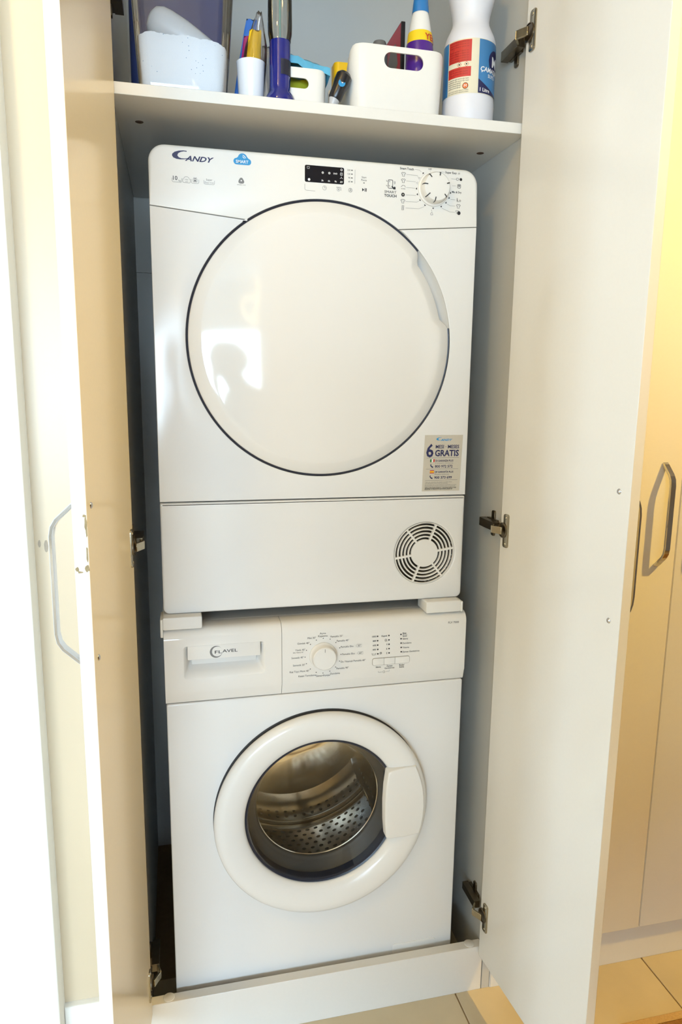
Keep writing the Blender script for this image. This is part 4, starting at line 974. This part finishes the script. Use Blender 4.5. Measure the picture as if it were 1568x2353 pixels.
# ------------------------------------------------------------------ lamps
def bulb_mat(name, col, s_): return mat(name, col, .4, emis=col, estr=s_)
def globe_lamp(x, y, zc, s_, lab, mname):
    hl = empty('ceiling_lamp', (x, y, zc)); tag(hl, lab, 'lamp')
    MB().lathe([(0, 2.62), (.05, 2.62), (.05, 2.60), (.012, 2.59), (.012, zc+.09), (.03, zc+.085), (.03, zc+.065)], (x, y, 0), 'Z', 24).build('stem', CHROME, hl)
    MB().lathe([(.0001, -.075)]+[(.075*math.cos(t*PI/12), .075*math.sin(t*PI/12)) for t in range(-5, 6)]+[(.0001, .075)], (x, y, zc), 'Z', 24).build('globe', bulb_mat(mname, (1.0, .63, .14, 1), s_), hl)
sp = empty('ceiling_spotlight', (1.70, -.96, 2.62)); tag(sp, 'warm ceiling spotlight aimed at the closed cabinet on the right', 'spotlight')
SPP = Vector((1.70, -.96, 2.50)); SPD = (Vector((1.22, -.10, .90))-SPP).normalized()
MB().lathe([(0, 2.62), (.045, 2.62), (.045, 2.605), (.010, 2.60), (.010, 2.545)], (1.70, -.96, 0), 'Z', 24).build('mount', CHROME, sp)
ux = SPD.orthogonal().normalized(); uy = SPD.cross(ux)
MB().loft([[tuple(SPP+SPD*t+(ux*math.cos(a)+uy*math.sin(a))*r) for a in [q*PI/12 for q in range(24)]] for t, r in ((-.05, .020), (-.045, .034), (.03, .040), (.031, .037), (-.03, .031))], True, True).build('can', CHROME, sp)
sl = bpy.data.lights.new('spot_lamp', 'SPOT'); sl.energy = HALL_A; sl.color = (1.0, .63, .12); sl.spot_size = math.radians(112); sl.spot_blend = .5; sl.shadow_soft_size = .03
so = bpy.data.objects.new('spot_lamp', sl); COL.objects.link(so); so.location = SPP+SPD*.035; so.rotation_euler = SPD.to_track_quat('-Z', 'Y').to_euler(); so.parent = sp; so.matrix_parent_inverse = Matrix.Translation(sp.location).inverted()
globe_lamp(-.55, -1.15, 2.40, HALL_B, 'warm glowing globe lamp hanging in the hall left of the viewer', 'warm_globe_soft')
nl = empty('pendant_lamp', (.42, -3.9, 1.9)); tag(nl, 'looped warm neon pendant lamp mirrored in the dryer door', 'lamp')
NM = bulb_mat('neon_tube', (1.0, .74, .38, 1), PEND_W*6)
PC = Vector((.35, -3.9, 2.00)); lp = []
for k in range(81):
    t = 2*PI*k/80; lp.append((PC.x+.17*math.cos(t)*(1+.15*math.sin(2*t)), PC.y+.06*math.sin(2*t), PC.z+.14*math.sin(t)+.05*math.cos(2*t)))
MB().sweep(lp, .010, 8).build('neon_loop', NM, nl)
MB().sweep([(PC.x-.02+.05*math.sin(k*.3), PC.y+.02, PC.z+.30-.42*k/12) for k in range(13)]+[(PC.x+.03+.10*k/5, PC.y+.02, PC.z-.13+.03*k/5*k/5) for k in range(6)], .010, 8).build('neon_loop', NM, nl)
MB().lathe([(.0, 0), (.07, 0), (.07, -.02), (0, -.02)], (PC.x, PC.y, 2.62), 'Z', 20).build('ceiling_rose', PLAS2, nl)
MB().sweep([(PC.x-.02, PC.y+.02, 2.6), (PC.x-.02, PC.y+.02, PC.z+.29)], .002, 6).build('cord', INK, nl)

# ------------------------------------------------------------------ the photographer, mirrored in the dryer door
def skin_body(name, J, E, m, parent=None, sub=2, root=0):
    me = bpy.data.meshes.new(name); me.from_pydata([j[0] for j in J], E, []); me.materials.append(m)
    o = bpy.data.objects.new(name, me); COL.objects.link(o); set_parent(o, parent)
    md = o.modifiers.new('skin', 'SKIN'); md.use_smooth_shade = True
    sv = me.skin_vertices[0].data
    for k, j in enumerate(J):
        r = j[1]; sv[k].radius = r if isinstance(r, tuple) else (r, r)
    sv[root].use_root = True
    q = o.modifiers.new('sub', 'SUBSURF'); q.levels = sub; q.render_levels = sub
    return o
ph = empty('person', (.10, -1.62, 0)); tag(ph, 'person in dark clothes crouching behind the viewer with a camera raised, mirrored in the dryer', 'person')
PX0 = .085
J = [((PX0, -1.72, .62), (.19, .13)), ((PX0, -1.70, .80), (.19, .12)), ((PX0, -1.66, .98), (.205, .13)), ((PX0, -1.61, 1.13), (.185, .11)), ((PX0, -1.575, 1.225), (.10, .07)), ((PX0, -1.545, 1.285), (.095, .07)), ((PX0, -1.530, 1.365), (.078, .095)), ((PX0, -1.535, 1.430), (.062, .078))]
E_ = [(0, 1), (1, 2), (2, 3), (3, 4), (4, 5), (5, 6), (6, 7)]
for s_ in (-1, 1):
    n = len(J)
    J += [((PX0+s_*.17, -1.61, 1.130), .058), ((PX0+s_*.245, -1.52, .960), .043), ((PX0+s_*.16, -1.43, 1.14), .036), ((PX0+s_*.095-.03, -1.405, 1.245), .028), ((PX0+s_*.088-.04, -1.400, 1.285), (.020, .036))]
    E_ += [(3, n), (n, n+1), (n+1, n+2), (n+2, n+3), (n+3, n+4)]
    h = n+4
    for k in range(4):
        m_ = len(J); z = 1.300+.020*k
        J += [((PX0+s_*.092-.045, -1.372, z), .0085), ((PX0+s_*.075-.045, -1.352, z+.002), .0078), ((PX0+s_*(.052+.004*k)-.045, -1.350, z+.003), .0068)]
        E_ += [(h, m_), (m_, m_+1), (m_+1, m_+2)]
    m_ = len(J); J += [((PX0+s_*.070-.045, -1.430, 1.285), .010), ((PX0+s_*.045-.045, -1.436, 1.300), .0085)]; E_ += [(h, m_), (m_, m_+1)]
    n = len(J)
    J += [((PX0+s_*.10, -1.70, .58), .088), ((PX0+s_*.17, -1.38, .50), .062), ((PX0+s_*.15, -1.60, .12), .042), ((PX0+s_*.15, -1.62, .055), .040), ((PX0+s_*.16, -1.47, .030), .030)]
    E_ += [(0, n), (n, n+1), (n+1, n+2), (n+2, n+3), (n+3, n+4)]
J = [((x+.12*min(1, max(0, (1.28-z)/.12)) if y < -1.45 else x, y, z), r) for (x, y, z), r in J]
CLO = mat('dark_clothing', srgb(52, 50, 54), .85, nscale=120, namt=.2)
skin_body('body', J, E_, CLO, ph)
hair = MB(); rings = []
for k in range(1, 12):
    t = PI*k/12; rings.append([(PX0-.030+(.150*math.sin(t)+.004*noise.noise(Vector((a*3, t*4, 0))))*math.cos(a), -1.565+.105*math.sin(t)*math.sin(a), 1.388+.100*math.cos(t)+.006*noise.noise(Vector((a*4, t*5, 2)))) for a in [q*PI/14 for q in range(28)]])
hair.loft(rings); hair.build('hair', mat('dark_hair', srgb(34, 28, 24), .6, nscale=200, namt=.4, bump=.6), ph, smooth=1.2)
for s_ in (-1, 1): MB().lathe([(.0001, -.012), (.009, -.008), (.012, 0), (.009, .008), (.0001, .012)], (PX0+s_*.032, -1.452, 1.372), 'Z', 12).build('eye', WHT, ph)
MB().loft([[(PX0+r*math.cos(a), -1.448+dy+.6*r*math.sin(a), 1.385-dz) for a in [q*PI/5 for q in range(10)]] for r, dy, dz in ((.004, .004, 0), (.008, .012, .02), (.013, .020, .038), (.006, .010, .048))]).build('nose', CLO, ph)
ca = empty('photo_camera', (.03, -1.385, 1.328)); tag(ca, 'black photo camera held up by the person behind the viewer', 'camera')
BLK = mat('camera_black', srgb(26, 26, 28), .45, nscale=200, namt=.2, bump=.2)
MB().prism(rrect(-.035, .093, 1.285, 1.372, .012), -1.420, -1.368, .006, 3).build('camera_body', BLK, ca)
MB().prism(rrect(.005, .055, 1.368, 1.402, .010), -1.415, -1.368, .006, 3).build('prism_hump', BLK, ca)
MB().lathe([(.0001, -1.350), (.022, -1.350), (.026, -1.326), (.031, -1.326), (.032, -1.345), (.034, -1.368)], (CAM[0], 0, CAM[2]), 'Y', 32).build('lens', BLK, ca)
